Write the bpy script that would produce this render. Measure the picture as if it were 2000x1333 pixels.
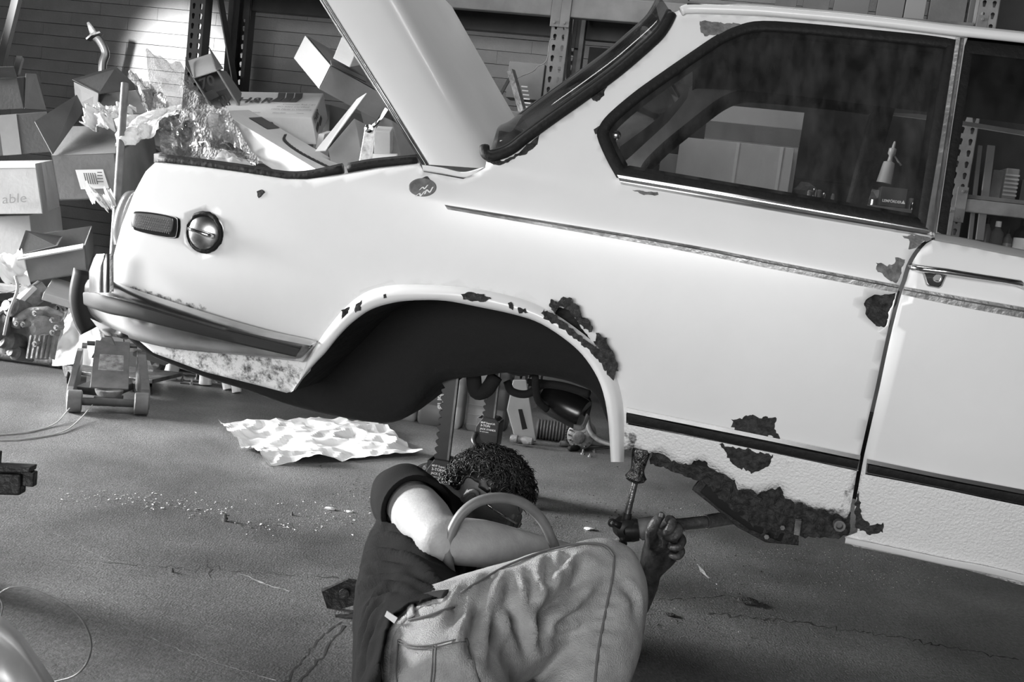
import bpy, bmesh, math, random
from mathutils import Vector, Matrix, noise
from mathutils.geometry import delaunay_2d_cdt
from mathutils.bvhtree import BVHTree
for o in list(bpy.data.objects): bpy.data.objects.remove(o)
SC = bpy.context.scene; COL = SC.collection; PI = math.pi
V3 = Vector
# ------------------------------------------------------------ camera
F = 1944.0; PITCH = math.radians(6.9); ROLL = math.radians(7.0); CAM = V3((0, 0, 0.95))
_f = V3((0, math.cos(PITCH), -math.sin(PITCH))); _r0 = V3((1, 0, 0)); _u0 = V3((0, math.sin(PITCH), math.cos(PITCH)))
_R = _r0*math.cos(ROLL) + _u0*math.sin(ROLL); _U = _u0*math.cos(ROLL) - _r0*math.sin(ROLL)
cd = bpy.data.cameras.new('camera'); cd.lens = 36*F/2000; cd.sensor_width = 36; cd.clip_start = 0.05
cam = bpy.data.objects.new('camera', cd); COL.objects.link(cam); SC.camera = cam
cam.matrix_world = Matrix(((_R.x, _U.x, -_f.x, CAM.x), (_R.y, _U.y, -_f.y, CAM.y), (_R.z, _U.z, -_f.z, CAM.z), (0, 0, 0, 1)))
# ------------------------------------------------------------ world, lights, exposure
SC.view_settings.view_transform = 'Standard'; SC.view_settings.look = 'None'; SC.view_settings.gamma = 1
SC.view_settings.exposure = 0.0; SC.view_settings.use_curve_mapping = False
wd = bpy.data.worlds.new('world'); SC.world = wd; wd.use_nodes = True
wd.node_tree.nodes['Background'].inputs[0].default_value = (.5, .5, .5, 1); wd.node_tree.nodes['Background'].inputs[1].default_value = .05
def area(name, loc, target, sx, sy, power):
    l = bpy.data.lights.new(name, 'AREA'); l.shape = 'RECTANGLE'; l.size = sx; l.size_y = sy; l.energy = power
    o = bpy.data.objects.new(name, l); COL.objects.link(o); o.location = loc
    o.rotation_euler = (V3(target)-V3(loc)).to_track_quat('-Z', 'Y').to_euler(); return o
area('side_door_daylight', (-6.2, 4.0, 1.45), (0, 3.4, .2), 1.9, 1.5, 180).data.spread = .9
area('rack_fill_light', (.1, 3.95, 3.7), (.1, 4.6, .5), 3.2, .3, 38)  # added fill lamp brightening rack fronts, cartons and lid; no tube known there
area('front_door_daylight', (-1.6, -3.8, 1.35), (.3, 2.4, 1.25), 3.6, 1.5, 50).data.spread = 1.2
area('roof_light', (-.5, 2.3, 4.3), (-.1, 2.6, 0), 2.2, 1.4, 20)
sp = bpy.data.lights.new('wall_lamp', 'SPOT'); sp.energy = 6500; sp.spot_size = math.radians(10.5); sp.spot_blend = .9; sp.shadow_soft_size = .05
so = bpy.data.objects.new('wall_lamp', sp); COL.objects.link(so)
# ------------------------------------------------------------ pixel helpers (authoring of real 3-D points)
def ray(px, py): return _f + _R*((px-1000)/F) + _U*((666.5-py)/F)
def at(px, py, Y): k = ray(px, py); return CAM + k*(Y/k.y)
def fl(px, py, z=0.0): k = ray(px, py); return CAM + k*((z-CAM.z)/k.z)
so.location = (-3.9, 1.6, 2.3); so.rotation_euler = (at(275, 95, 6.0)-V3(so.location)).to_track_quat("-Z", "Y").to_euler()
# ------------------------------------------------------------ materials
MATS = {}
def mat(name, val, rough=.6, metal=0., ns=0, na=0., bump=0., bs=None, vary=None, stretch=None, coat=0., emit=0, spec=.5):
    if name in MATS: return MATS[name]
    m = bpy.data.materials.new(name); m.use_nodes = True; N = m.node_tree.nodes; L = m.node_tree.links
    b = N['Principled BSDF']; b.inputs['Base Color'].default_value = (val, val, val, 1)
    b.inputs['Roughness'].default_value = rough; b.inputs['Metallic'].default_value = metal
    b.inputs['Coat Weight'].default_value = coat; b.inputs['Coat Roughness'].default_value = .15
    b.inputs['Specular IOR Level'].default_value = spec
    tc = N.new('ShaderNodeTexCoord'); vec = tc.outputs['Object']
    if stretch:
        mp = N.new('ShaderNodeMapping'); mp.inputs['Scale'].default_value = stretch; L.new(vec, mp.inputs[0]); vec = mp.outputs[0]
    if na:
        t = N.new('ShaderNodeTexNoise'); t.inputs['Scale'].default_value = ns; t.inputs['Detail'].default_value = 6; t.inputs['Roughness'].default_value = .6
        L.new(vec, t.inputs['Vector']); r = N.new('ShaderNodeMapRange'); r.inputs[1].default_value = .3; r.inputs[2].default_value = .7
        r.inputs[3].default_value = max(0, val*(1-na)); r.inputs[4].default_value = min(1, val*(1+na)); L.new(t.outputs[0], r.inputs[0])
        L.new(r.outputs[0], b.inputs['Base Color'])
    if bump:
        t2 = N.new('ShaderNodeTexNoise'); t2.inputs['Scale'].default_value = bs or 40; t2.inputs['Detail'].default_value = 5
        L.new(vec, t2.inputs['Vector']); bp = N.new('ShaderNodeBump'); bp.inputs['Strength'].default_value = bump; bp.inputs['Distance'].default_value = .01
        L.new(t2.outputs[0], bp.inputs['Height']); L.new(bp.outputs[0], b.inputs['Normal'])
    MATS[name] = m; return m
def glassmat(name, tint, gloss, dirt, dval=.35, streak=True):
    m = bpy.data.materials.new(name); m.use_nodes = True; N = m.node_tree.nodes; L = m.node_tree.links; N.clear()
    out = N.new('ShaderNodeOutputMaterial'); tr = N.new('ShaderNodeBsdfTransparent'); tr.inputs[0].default_value = (tint, tint, tint, 1)
    gl = N.new('ShaderNodeBsdfGlossy'); gl.inputs['Roughness'].default_value = .04
    lw = N.new('ShaderNodeLayerWeight'); lw.inputs[0].default_value = .25
    ml = N.new('ShaderNodeMath'); ml.operation = 'MULTIPLY'; ml.inputs[1].default_value = gloss; L.new(lw.outputs['Fresnel'], ml.inputs[0])
    mx = N.new('ShaderNodeMixShader'); L.new(ml.outputs[0], mx.inputs[0]); L.new(tr.outputs[0], mx.inputs[1]); L.new(gl.outputs[0], mx.inputs[2])
    df = N.new('ShaderNodeBsdfDiffuse'); df.inputs[0].default_value = (dval,)*3+(1,)
    tc = N.new('ShaderNodeTexCoord'); mp = N.new('ShaderNodeMapping'); mp.inputs['Scale'].default_value = (14, 14, 1.6) if streak else (6, 6, 6); L.new(tc.outputs['Object'], mp.inputs[0])
    t = N.new('ShaderNodeTexNoise'); t.inputs['Scale'].default_value = 2.2; t.inputs['Detail'].default_value = 8; L.new(mp.outputs[0], t.inputs['Vector'])
    r = N.new('ShaderNodeMapRange'); r.inputs[1].default_value = .35; r.inputs[2].default_value = .75; r.inputs[3].default_value = dirt*.4; r.inputs[4].default_value = dirt*2; L.new(t.outputs[0], r.inputs[0])
    m2 = N.new('ShaderNodeMixShader'); L.new(r.outputs[0], m2.inputs[0]); L.new(mx.outputs[0], m2.inputs[1]); L.new(df.outputs[0], m2.inputs[2]); L.new(m2.outputs[0], out.inputs[0])
    return m
# ------------------------------------------------------------ object helpers
def tag(o, label=None, cat=None, group=None, kind=None):
    if label: o['label'] = label
    if cat: o['category'] = cat
    if group: o['group'] = group
    if kind: o['kind'] = kind
    return o
def thing(name, loc, label=None, cat=None, group=None, kind=None):
    o = bpy.data.objects.new(name, None); COL.objects.link(o); o.location = loc; o.empty_display_size = .05
    return tag(o, label, cat, group, kind)
def offs(p):
    v = V3((0, 0, 0))
    while p: v += p.location; p = p.parent
    return v
def obj(name, bm, m, parent=None, smooth=False, bevel=0, solid=0, loc=None, sub=0, autos=None):
    me = bpy.data.meshes.new(name)
    if isinstance(bm, bmesh.types.BMesh):
        if not parent and loc is None and len(bm.verts):
            xs = [v.co for v in bm.verts]; loc = V3((sum(v.x for v in xs)/len(xs), sum(v.y for v in xs)/len(xs), min(v.z for v in xs)))
        o_ = offs(parent) if parent else V3(loc or (0, 0, 0))
        for v in bm.verts: v.co -= o_
        bmesh.ops.recalc_face_normals(bm, faces=bm.faces) if not getattr(bm, 'keepn', False) else None
        bm.to_mesh(me); bm.free()
    else: me = bm; o_ = V3(loc or (0, 0, 0))
    me.materials.append(m)
    if smooth:
        for p in me.polygons: p.use_smooth = True
    o = bpy.data.objects.new(name, me); COL.objects.link(o)
    if parent: o.parent = parent
    else: o.location = o_
    if solid: s = o.modifiers.new('s', 'SOLIDIFY'); s.thickness = abs(solid); s.offset = 1 if solid > 0 else -1
    if sub: s = o.modifiers.new('u', 'SUBSURF'); s.levels = s.render_levels = sub
    if bevel: s = o.modifiers.new('b', 'BEVEL'); s.width = bevel; s.segments = 2; s.limit_method = 'ANGLE'; s.angle_limit = math.radians(35)
    if autos: me.set_sharp_from_angle(angle=math.radians(autos))
    return o
def NB(): return bmesh.new()
def hexa(bm, O, a, b, c):
    vs = [bm.verts.new(O + a*i + b*j + c*k) for k in (0, 1) for j in (0, 1) for i in (0, 1)]
    for f in ((0, 1, 3, 2), (4, 6, 7, 5), (0, 4, 5, 1), (2, 3, 7, 6), (0, 2, 6, 4), (1, 5, 7, 3)): bm.faces.new([vs[i] for i in f])
    return vs
def box(bm, c, s, rz=0, rx=0, ry=0):
    M = Matrix.Rotation(rz, 3, 'Z') @ Matrix.Rotation(ry, 3, 'Y') @ Matrix.Rotation(rx, 3, 'X')
    a, b, d = M @ V3((s[0], 0, 0)), M @ V3((0, s[1], 0)), M @ V3((0, 0, s[2]))
    return hexa(bm, V3(c)-(a+b+d)/2, a, b, d)
def slab(bm, q, t):
    q = [V3(p) for p in q]; n = (q[1]-q[0]).cross(q[-1]-q[0]).normalized()*t
    A = [bm.verts.new(p) for p in q]; B = [bm.verts.new(p+n) for p in q]; k = len(q)
    bm.faces.new(A); bm.faces.new(B[::-1])
    for i in range(k): bm.faces.new([A[i], B[i], B[(i+1) % k], A[(i+1) % k]])
def frame_of(t, up=V3((0, 0, 1))):
    t = t.normalized(); s = t.cross(up)
    if s.length < 1e-3: s = t.cross(V3((0, 1, 0)))
    s.normalize(); return s, s.cross(t).normalized()
def tube(bm, pts, r, n=10, cap=True, ry=None, closed=False, up=None):
    """sweep an ellipse along pts; r may be a list"""
    pts = [V3(p) for p in pts]; K = len(pts); rs = r if isinstance(r, (list, tuple)) else [r]*K
    rys = rs if ry is None else (ry if isinstance(ry, (list, tuple)) else [ry]*K); rings = []; prev = None
    for i, p in enumerate(pts):
        t = (pts[(i+1) % K]-pts[i-1]) if closed else (pts[min(i+1, K-1)]-pts[max(i-1, 0)])
        if t.length < 1e-9: t = V3((0, 0, 1))
        t.normalize()
        if up is not None: s, u = frame_of(t, up)
        elif prev is None: s, u = frame_of(t)
        else:
            s = prev - t*prev.dot(t)
            s = s.normalized() if s.length > 1e-6 else frame_of(t)[0]; u = s.cross(t).normalized()
        prev = s
        rings.append([bm.verts.new(p + s*math.cos(2*PI*j/n)*rs[i] + u*math.sin(2*PI*j/n)*rys[i]) for j in range(n)])
    for i in range(K if closed else K-1):
        a, b = rings[i], rings[(i+1) % K]
        for j in range(n): bm.faces.new([a[j], a[(j+1) % n], b[(j+1) % n], b[j]])
    if cap and not closed: bm.faces.new(rings[0][::-1]); bm.faces.new(rings[-1])
    return rings
def cyl(bm, p, q, r, n=16, r2=None): tube(bm, [p, q], [r, r if r2 is None else r2], n)
def lathe(bm, p, axis, prof, n=20):
    """prof: list (t along axis, radius)"""
    axis = V3(axis).normalized(); s, u = frame_of(axis); rings = []
    for t, r in prof: rings.append([bm.verts.new(V3(p)+axis*t + (s*math.cos(2*PI*j/n)+u*math.sin(2*PI*j/n))*max(r, 1e-4)) for j in range(n)])
    for a, b in zip(rings, rings[1:]):
        for j in range(n): bm.faces.new([a[j], a[(j+1) % n], b[(j+1) % n], b[j]])
    bm.faces.new(rings[0][::-1]); bm.faces.new(rings[-1])
def smooth(pts, k=6, closed=False):
    pts = [V3(p) if len(p) == 3 else V3((p[0], p[1], 0)) for p in pts]; n = len(pts); out = []
    for i in range(n if closed else n-1):
        p0 = pts[i-1] if (closed or i) else pts[0]*2-pts[1]; p1 = pts[i]; p2 = pts[(i+1) % n]
        p3 = pts[(i+2) % n] if (closed or i+2 < n) else pts[-1]*2-pts[-2]
        for j in range(k):
            t = j/k; out.append(.5*((2*p1)+(p2-p0)*t+(2*p0-5*p1+4*p2-p3)*t*t+(3*p1-p0-3*p2+p3)*t**3))
    if not closed: out.append(pts[-1].copy())
    return out
def sm2(pts, k=6, closed=False): return [(p.x, p.y) for p in smooth(pts, k, closed)]
def jag(pts, amp=3, step=4, seed=0, closed=True):
    out = []; n = len(pts)
    for i in range(n if closed else n-1):
        a, b = pts[i], pts[(i+1) % n]; L = math.hypot(b[0]-a[0], b[1]-a[1]); m = max(1, int(L/step))
        for j in range(m):
            t = j/m; x = a[0]+(b[0]-a[0])*t; y = a[1]+(b[1]-a[1])*t
            out.append((x+amp*noise.noise(V3((x*.12, y*.12, seed)))*1.6+amp*.6*noise.noise(V3((x*.4, y*.4, seed+9))), y+amp*noise.noise(V3((x*.12, y*.12, seed+50)))*1.6+amp*.6*noise.noise(V3((x*.4, y*.4, seed+70)))))
    if not closed: out.append(pts[-1])
    return out
def inpoly(x, y, P):
    c = False; n = len(P); j = n-1
    for i in range(n):
        if (P[i][1] > y) != (P[j][1] > y) and x < (P[j][0]-P[i][0])*(y-P[i][1])/(P[j][1]-P[i][1])+P[i][0]: c = not c
        j = i
    return c
def cdt(outline, holes=(), step=.02):
    """triangulate polygon with holes and interior grid points -> 2d verts, tris"""
    vs = []; es = []
    for P in [outline]+list(holes):
        b = len(vs); vs += [Vector((p[0], p[1])) for p in P]; es += [(b+i, b+(i+1) % len(P)) for i in range(len(P))]
    if step:
        xs = [p[0] for p in outline]; ys = [p[1] for p in outline]
        gs = step; H = {}
        for v in vs: H.setdefault((int(v.x/gs), int(v.y/gs)), []).append((v.x, v.y))
        x = min(xs)+step*.5; r = 0
        while x < max(xs):
            y = min(ys)+step*(.5 if r % 2 else 1)
            while y < max(ys):
                if inpoly(x, y, outline) and not any(inpoly(x, y, h) for h in holes):
                    cx, cy = int(x/gs), int(y/gs)
                    if not any((x-a)**2+(y-b)**2 < (.55*step)**2 for i_ in (-1, 0, 1) for j_ in (-1, 0, 1) for a, b in H.get((cx+i_, cy+j_), ())): vs.append(Vector((x, y)))
                y += step
            x += step; r += 1
    rv, re, rf = delaunay_2d_cdt(vs, es, [], 0, 1e-5)[:3]
    T = []
    for f in rf:
        cx = sum(rv[i][0] for i in f)/3; cy = sum(rv[i][1] for i in f)/3
        if inpoly(cx, cy, outline) and not any(inpoly(cx, cy, h) for h in holes): T.append(f)
    return rv, T
def txt(parent, s, O, ex, ey, m, off=.0015, name='lettering', bold=0., align='LEFT', space=1.0):
    """flat lettering: origin O, ex = vector for one em along the text, ey = vector for one em up"""
    c = bpy.data.curves.new(name, 'FONT'); c.body = s; c.offset = bold; c.align_x = align; c.space_character = space; c.resolution_u = 3
    t = bpy.data.objects.new('tmp', c); COL.objects.link(t); dg = bpy.context.evaluated_depsgraph_get()
    me = bpy.data.meshes.new_from_object(t.evaluated_get(dg)); bpy.data.objects.remove(t)
    ex = V3(ex); ey = V3(ey); n = ex.cross(ey).normalized()
    if n.y > 0: n = -n
    o_ = offs(parent)
    for v in me.vertices: v.co = V3(O)+ex*v.co.x+ey*v.co.y+n*off-o_
    me.materials.clear(); o = obj(name, me, m, parent); return o
def sub_px(pts, Y): return [at(p[0], p[1], p[2] if len(p) > 2 else Y) for p in pts]
random.seed(5)
def proj(P): d = V3(P)-CAM; k = d.dot(_f); return 1000+F*d.dot(_R)/k, 666.5-F*d.dot(_U)/k
YAW = math.radians(11); DR = V3((math.cos(YAW), -math.sin(YAW), 0)); NR = V3((math.sin(YAW), math.cos(YAW), 0)); ZZ = V3((0, 0, 1))
def plane_hit(px, py, P0, n): k = ray(px, py); return CAM + k*((P0-CAM).dot(n)/k.dot(n))
RK0 = at(380, 120, 5.35); WALL0 = RK0 + NR*.92
def rk(px, py, d=0.): return plane_hit(px, py, RK0+NR*d, NR)       # point on the rack's front plane, d behind it
# ------------------------------------------------------------ shell
M_floor = mat('concrete', .14, .45, ns=1.7, na=.55, bump=.3, bs=190)
N = M_floor.node_tree.nodes; L = M_floor.node_tree.links
t2 = N.new('ShaderNodeTexNoise'); t2.inputs['Scale'].default_value = 90; t2.inputs['Detail'].default_value = 4
tc = N.new('ShaderNodeTexCoord'); L.new(tc.outputs['Object'], t2.inputs['Vector'])
src = N['Principled BSDF'].inputs['Base Color'].links[0].from_socket
r2 = N.new('ShaderNodeMapRange'); r2.inputs[1].default_value = .35; r2.inputs[2].default_value = .7; r2.inputs[3].default_value = .72; r2.inputs[4].default_value = 1.35; L.new(t2.outputs[0], r2.inputs[0])
mm = N.new('ShaderNodeMath'); mm.operation = 'MULTIPLY'; L.new(src, mm.inputs[0]); L.new(r2.outputs[0], mm.inputs[1]); L.new(mm.outputs[0], N['Principled BSDF'].inputs['Base Color'])
M_brick = mat('painted_brick', .22, .7, ns=2.5, na=.22, bump=.35, bs=90)
M_mortar = mat('brick_joint', .03, .9)
M_dark = mat('dark_rubber', .009, .65, bump=.3, bs=60, spec=.3)
M_black = mat('hole_black', .01, .8)  # flat black for holes and slots, their inner shade put into the colour
bm = NB(); hexa(bm, V3((-7, -4, -.1)), V3((15, 0, 0)), V3((0, 11.5, 0)), V3((0, 0, .1))); floor = obj('floor', bm, M_floor, loc=(0, 0, 0)); floor['kind'] = 'structure'
bm = NB(); hexa(bm, V3((-7, -4, 4.6)), V3((15, 0, 0)), V3((0, 11.5, 0)), V3((0, 0, .1))); tag(obj('ceiling', bm, mat('ceiling_board', .25, .9)), kind='structure')
wall = thing('wall_back', WALL0 - ZZ*WALL0.z, kind='structure')
bm = NB(); hexa(bm, WALL0-ZZ*(WALL0.z)-DR*4.6+NR*.012, DR*12, NR*.15, ZZ*4.6); obj('mortar_bed', bm, M_mortar, wall)
bw, bh = .40, .0765
bm = NB(); box(bm, (0, 0, 0), (bw-.0015, .03, bh-.003)); bme = bpy.data.meshes.new('brick'); bm.to_mesh(bme); bm.free(); bme.materials.append(M_brick)
rest = NB(); nb = 0; rot = Matrix.Rotation(-YAW, 4, 'Z'); random.seed(3)
for row in range(0, 56):
    z = row*bh + bh/2
    for k in range(-12, 20):
        s = k*bw + (bw/2 if row % 2 else 0); P = WALL0 - ZZ*WALL0.z + DR*s + ZZ*z + NR*random.uniform(-.0015, .002); x, y = proj(P)
        if ((-60 < x < 700 and -30 < y < 215 and not (x > 640 and y > 100)) or (835 < x < 1250 and 40 < y < 240 and y < 300-(x-950)*.55)) and nb < 295:
            o = bpy.data.objects.new('brick', bme); COL.objects.link(o); o.parent = wall; o.location = P-wall.location; o.rotation_euler = (random.uniform(-.006, .006), random.uniform(-.003, .003), -YAW); nb += 1
        elif -400 < x < 2400 and z < 2.9: box(rest, P, (bw-.0015, .03, bh-.003), rz=-YAW)
tag(obj('brick_field', rest, M_brick, wall), kind='stuff')
bm = NB(); hexa(bm, V3((-7, -1.1, 0)), V3((.12, 0, 0)), V3((0, 2.4, 0)), ZZ*4.6); hexa(bm, V3((-7, 4.4, 0)), V3((.12, 0, 0)), V3((0, 3, 0)), ZZ*4.6); hexa(bm, V3((-7, -1.1, 2.6)), V3((.12, 0, 0)), V3((0, 8, 0)), ZZ*2)
tag(obj('wall_left', bm, mat('side_wall', .3, .9)), kind='structure')
bm = NB(); hexa(bm, V3((5.2, -4, 0)), V3((.12, 0, 0)), V3((0, 9, 0)), ZZ*4.6); tag(obj('wall_right', bm, mat('side_wall', .3, .9)), kind='structure')
# floor joints and cracks (shallow grooves filled with dirt) and scratches
def crack(pts, w, seed, m, name='crack', jagv=5):
    pts = jag(pts, jagv, 8, seed, False); P = [fl(x, y, .0006) for x, y in pts]; bm = NB(); a = b = None
    for i, p in enumerate(P):
        t = (P[min(i+1, len(P)-1)]-P[max(i-1, 0)]).normalized(); s = t.cross(ZZ)*w*(.25+.9*abs(noise.noise(V3((i*.7, seed, 0))))*2)
        c, d = bm.verts.new(p+s), bm.verts.new(p-s)
        if a: bm.faces.new([a, c, d, b])
        a, b = c, d
    obj(name, bm, m, floor)
Mc = mat('crack_dirt', .03, .95); Ms = mat('scratch_mark', .42, .8, ns=60, na=.4)
crack([(548, 1345), (590, 1290), (630, 1240), (668, 1215)], .0035, 1, Mc); crack([(570, 1345), (615, 1300), (650, 1250), (672, 1222)], .004, 2, Mc)
crack([(200, 1098), (380, 1112), (420, 1110), (530, 1122), (662, 1130)], .0022, 3, Mc); crack([(405, 1095), (412, 1130)], .003, 4, Mc)
crack([(1380, 1200), (1560, 1215), (1750, 1245), (1990, 1290)], .004, 5, Mc); crack([(1260, 1175), (1420, 1165), (1500, 1180)], .0022, 6, Mc)
for k, p in enumerate([[(235, 1220), (330, 1262), (430, 1298), (540, 1330)], [(470, 1122), (510, 1138), (565, 1156)], [(105, 1040), (160, 1072), (225, 1100)], [(620, 990), (650, 972), (730, 960)], [(1360, 1102), (1385, 1130)]]):
    crack(p, [.0012, .004, .001, .0008, .006][k], 10+k, Ms, 'scratch', 2)
# loose grit and chips
random.seed(11)
def grit(name, spots, m, n, smin, smax, label):
    bm = NB()
    for _ in range(n):
        c = random.choice(spots); x = random.gauss(c[0], c[2]); y = random.gauss(c[1], c[3])
        if y < 640: continue
        P = fl(x, y); s = random.uniform(smin, smax)
        vs = [bm.verts.new(P+V3((random.uniform(-1, 1)*s, random.uniform(-1, 1)*s, random.uniform(0, .8)*s))) for _ in range(5)]
        for f in ((0, 1, 2), (0, 2, 3), (0, 3, 4), (1, 2, 4), (2, 3, 4), (0, 1, 4)): bm.faces.new([vs[i] for i in f])
    tag(obj(name, bm, m, loc=(0, 2, 0)), label, 'debris', kind='stuff')
grit('paint_flake', [(230, 970, 70, 9), (330, 985, 50, 9), (420, 1000, 40, 12), (560, 1030, 60, 8), (640, 1000, 60, 20)], mat('flake', .6, .8), 330, .0015, .006, 'pale paint flakes in a streak on the open floor left of the man')
grit('rust_crumb', [(1230, 1000, 60, 14), (1130, 1010, 60, 18), (1500, 1090, 90, 14), (1700, 1110, 90, 16), (1380, 1200, 90, 40), (1500, 1280, 180, 40), (1150, 940, 90, 25), (700, 980, 60, 30)], mat('rust_crumbs', .05, .9), 1000, .001, .005, 'dark rust crumbs scattered on the floor beneath the rotten sill')
grit('floor_dust', [(1500, 1075, 120, 16), (1750, 1120, 110, 20), (1450, 1160, 130, 40), (1290, 1010, 40, 30), (1100, 950, 120, 30), (400, 1150, 250, 90), (500, 800, 200, 30)], mat('dust', .4, .9), 1400, .0007, .0022, 'fine pale grit strewn over the concrete floor')
# ------------------------------------------------------------ pallet racking
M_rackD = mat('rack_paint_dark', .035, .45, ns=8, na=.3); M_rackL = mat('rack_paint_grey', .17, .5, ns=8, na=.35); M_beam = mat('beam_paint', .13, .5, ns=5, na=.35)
PW, PT, PD = .088, .003, .072
def hole(cx, cy, r=.0085):
    pts = [(cx+r*math.cos(a), cy+.004+r*math.sin(a)) for a in [math.radians(-25+k*(230/8)) for k in range(9)]]
    return pts+[(cx-.0045, cy-.017), (cx+.0045, cy-.017)]
def post_mesh():
    seg = .0508*2; rv, T = cdt([(-PW/2, 0), (PW/2, 0), (PW/2, seg), (-PW/2, seg)], [hole(sx*.021, .026+k*.0508) for sx in (-1, 1) for k in (0, 1)], 0)
    bm = NB()
    for r in range(26):
        base = [bm.verts.new((v.x, 0, v.y+r*seg)) for v in rv]
        for f in T: bm.faces.new([base[i] for i in f])
    bmesh.ops.remove_doubles(bm, verts=bm.verts, dist=1e-4)
    H = 26*seg
    for s in (-1, 1):
        box(bm, (s*(PW/2-PT/2), PD/2, H/2), (PT, PD, H)); box(bm, (s*(PW/2-.012), PD, H/2), (.022, PT, H))
    me = bpy.data.meshes.new('post'); bm.to_mesh(me); bm.free(); return me, H
PM, PH = post_mesh()
def upright(px, py, d, m, label, dep=.56, rearm=None):
    P = rk(px, py, d); base = V3((P.x, P.y, 0)); t = thing('rack_upright', base, label, 'rack')
    for dd, mm_ in ((0, m), (dep, rearm or m)):
        me = PM.copy(); me.materials.clear(); me.materials.append(mm_)
        o = bpy.data.objects.new('post', me); COL.objects.link(o); o.parent = t; o.location = NR*dd; o.rotation_euler = (0, 0, -YAW if dd == 0 else PI-YAW)
        if dd == 0: o.scale = (1, 1, 1)
        bm = NB(); box(bm, V3(base)+NR*(dd+PD/2*(1 if dd == 0 else -1))+ZZ*.004, (.12, .12, .008), rz=-YAW); obj('foot_plate', bm, mm_, t)
    zs = [.25, .85, 1.5, 1.62, 2.0, 2.55]
    for i, (z0, z1) in enumerate(((.1, .7), (.7, .7), (.7, 1.45), (1.45, 1.45), (2.25, 1.45), (2.25, 2.25))):
        bm = NB(); A = base+NR*.04+ZZ*z0; B = base+NR*(dep-.04)+ZZ*z1; tube(bm, [A, B], .021, 4); obj('brace', bm, rearm or m, t, bevel=.003)
    return t
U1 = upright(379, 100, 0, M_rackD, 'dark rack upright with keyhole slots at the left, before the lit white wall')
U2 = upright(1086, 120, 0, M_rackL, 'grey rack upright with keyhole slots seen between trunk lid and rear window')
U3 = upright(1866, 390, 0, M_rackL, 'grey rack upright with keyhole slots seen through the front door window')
def beam(U_a, U_b, z, d, h, m, label, name='rack_beam'):
    A = U_a.location+NR*d+ZZ*z; B = U_b.location+NR*d+ZZ*z; t = thing(name, A, label, 'beam')
    dv = (B-A).normalized(); off_ = NR*(-.03 if d < .2 else .0)
    bm = NB(); hexa(bm, A+dv*.047+off_, (B-A)-dv*.094, NR*.045, ZZ*h); obj('rail', bm, m, t, bevel=.004)
    for P, s in ((A, 1), (B, -1)):
        bm = NB(); hexa(bm, P+dv*s*.0+off_-ZZ*.05-NR*.004, dv*s*.047, NR*.006, ZZ*(h+.1))
        for q in (.0, 1.): 
            c = P+dv*s*.024+off_-NR*.004+ZZ*(-.03+q*(h+.06)); cyl(bm, c, c-NR*.006, .007, 8)
        obj('end_bracket', bm, m, t, bevel=.0015)
    return t
TOP = 1.945
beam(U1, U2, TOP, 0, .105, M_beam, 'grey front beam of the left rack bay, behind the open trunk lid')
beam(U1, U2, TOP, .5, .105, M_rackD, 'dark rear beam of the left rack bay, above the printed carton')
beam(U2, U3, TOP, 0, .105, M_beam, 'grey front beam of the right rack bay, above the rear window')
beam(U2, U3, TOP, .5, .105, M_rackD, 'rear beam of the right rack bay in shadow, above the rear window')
beam(U2, U3, 1.10, 0, .1, M_rackL, 'lower front beam of the rack, seen through the quarter window')
far_end = thing('rack_upright', U3.location+DR*2.6, 'grey rack upright beyond the right end of the shelves', 'rack')
for dd in (0, .56):
    o = bpy.data.objects.new('post', U3.children[0].data); COL.objects.link(o); o.parent = far_end; o.location = NR*dd; o.rotation_euler = (0, 0, -YAW+(PI if dd else 0))
beam(U3, far_end, 1.235, .02, .06, M_rackL, 'grey shelf beam above the row of bottles, right of the slotted upright')
beam(U3, far_end, .93, .02, .06, M_rackL, 'grey shelf beam below the row of bottles, behind the door window sill')
M_ply = mat('shelf_board', .11, .8, ns=6, na=.4)
def deck(Ua, Ub, z, label, d0=.0, d1=.56, m=M_ply):
    bm = NB(); A = Ua.location+NR*d0+ZZ*z+DR*.05; hexa(bm, A, (Ub.location-Ua.location)-DR*.1, NR*(d1-d0), ZZ*.018); return tag(obj('shelf_board', bm, m, bevel=.002), label, 'shelf')
deck(U1, U2, TOP+.107, 'plywood shelf deck on top of the left rack bay'); deck(U2, U3, TOP+.107, 'plywood shelf deck on top of the right rack bay')
deck(U2, U3, 1.202, 'plywood shelf deck under the cartons seen through the quarter window'); deck(U3, far_end, 1.297, 'shelf board under the ribbed box at the far right'); deck(U3, far_end, .992, 'shelf board under the row of bottles at the far right')
# ============================================================ THE CAR
PSI = math.radians(11); TH = math.radians(2.7)
CU = V3((math.cos(TH)*math.cos(PSI), -math.cos(TH)*math.sin(PSI), -math.sin(TH))); CW = V3((math.sin(PSI), math.cos(PSI), 0)); CV = CU.cross(CW); CV = CV if CV.z > 0 else -CV
CO = at(1300, 600, 2.2)
def uv_on(px, py, w): k = ray(px, py); P = CAM + k*((CO+CW*w-CAM).dot(CW)/k.dot(CW)); d = P-CO; return d.dot(CU), d.dot(CV)
_a = uv_on(872, 403, 0); _b = uv_on(1757, 562, 0); _m = (_b[1]-_a[1])/(_b[0]-_a[0])
def vbelt(u): return _a[1]+_m*(u-_a[0])
UREAR = uv_on(225, 520, .16)[0]
def edge_u(v):  # rear edge line of the body in (u, v)
    return _e0[0]+(_e1[0]-_e0[0])*(v-_e0[1])/(_e1[1]-_e0[1])
_e0 = uv_on(222, 540, .18); _e1 = uv_on(298, 322, .2)
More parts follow.
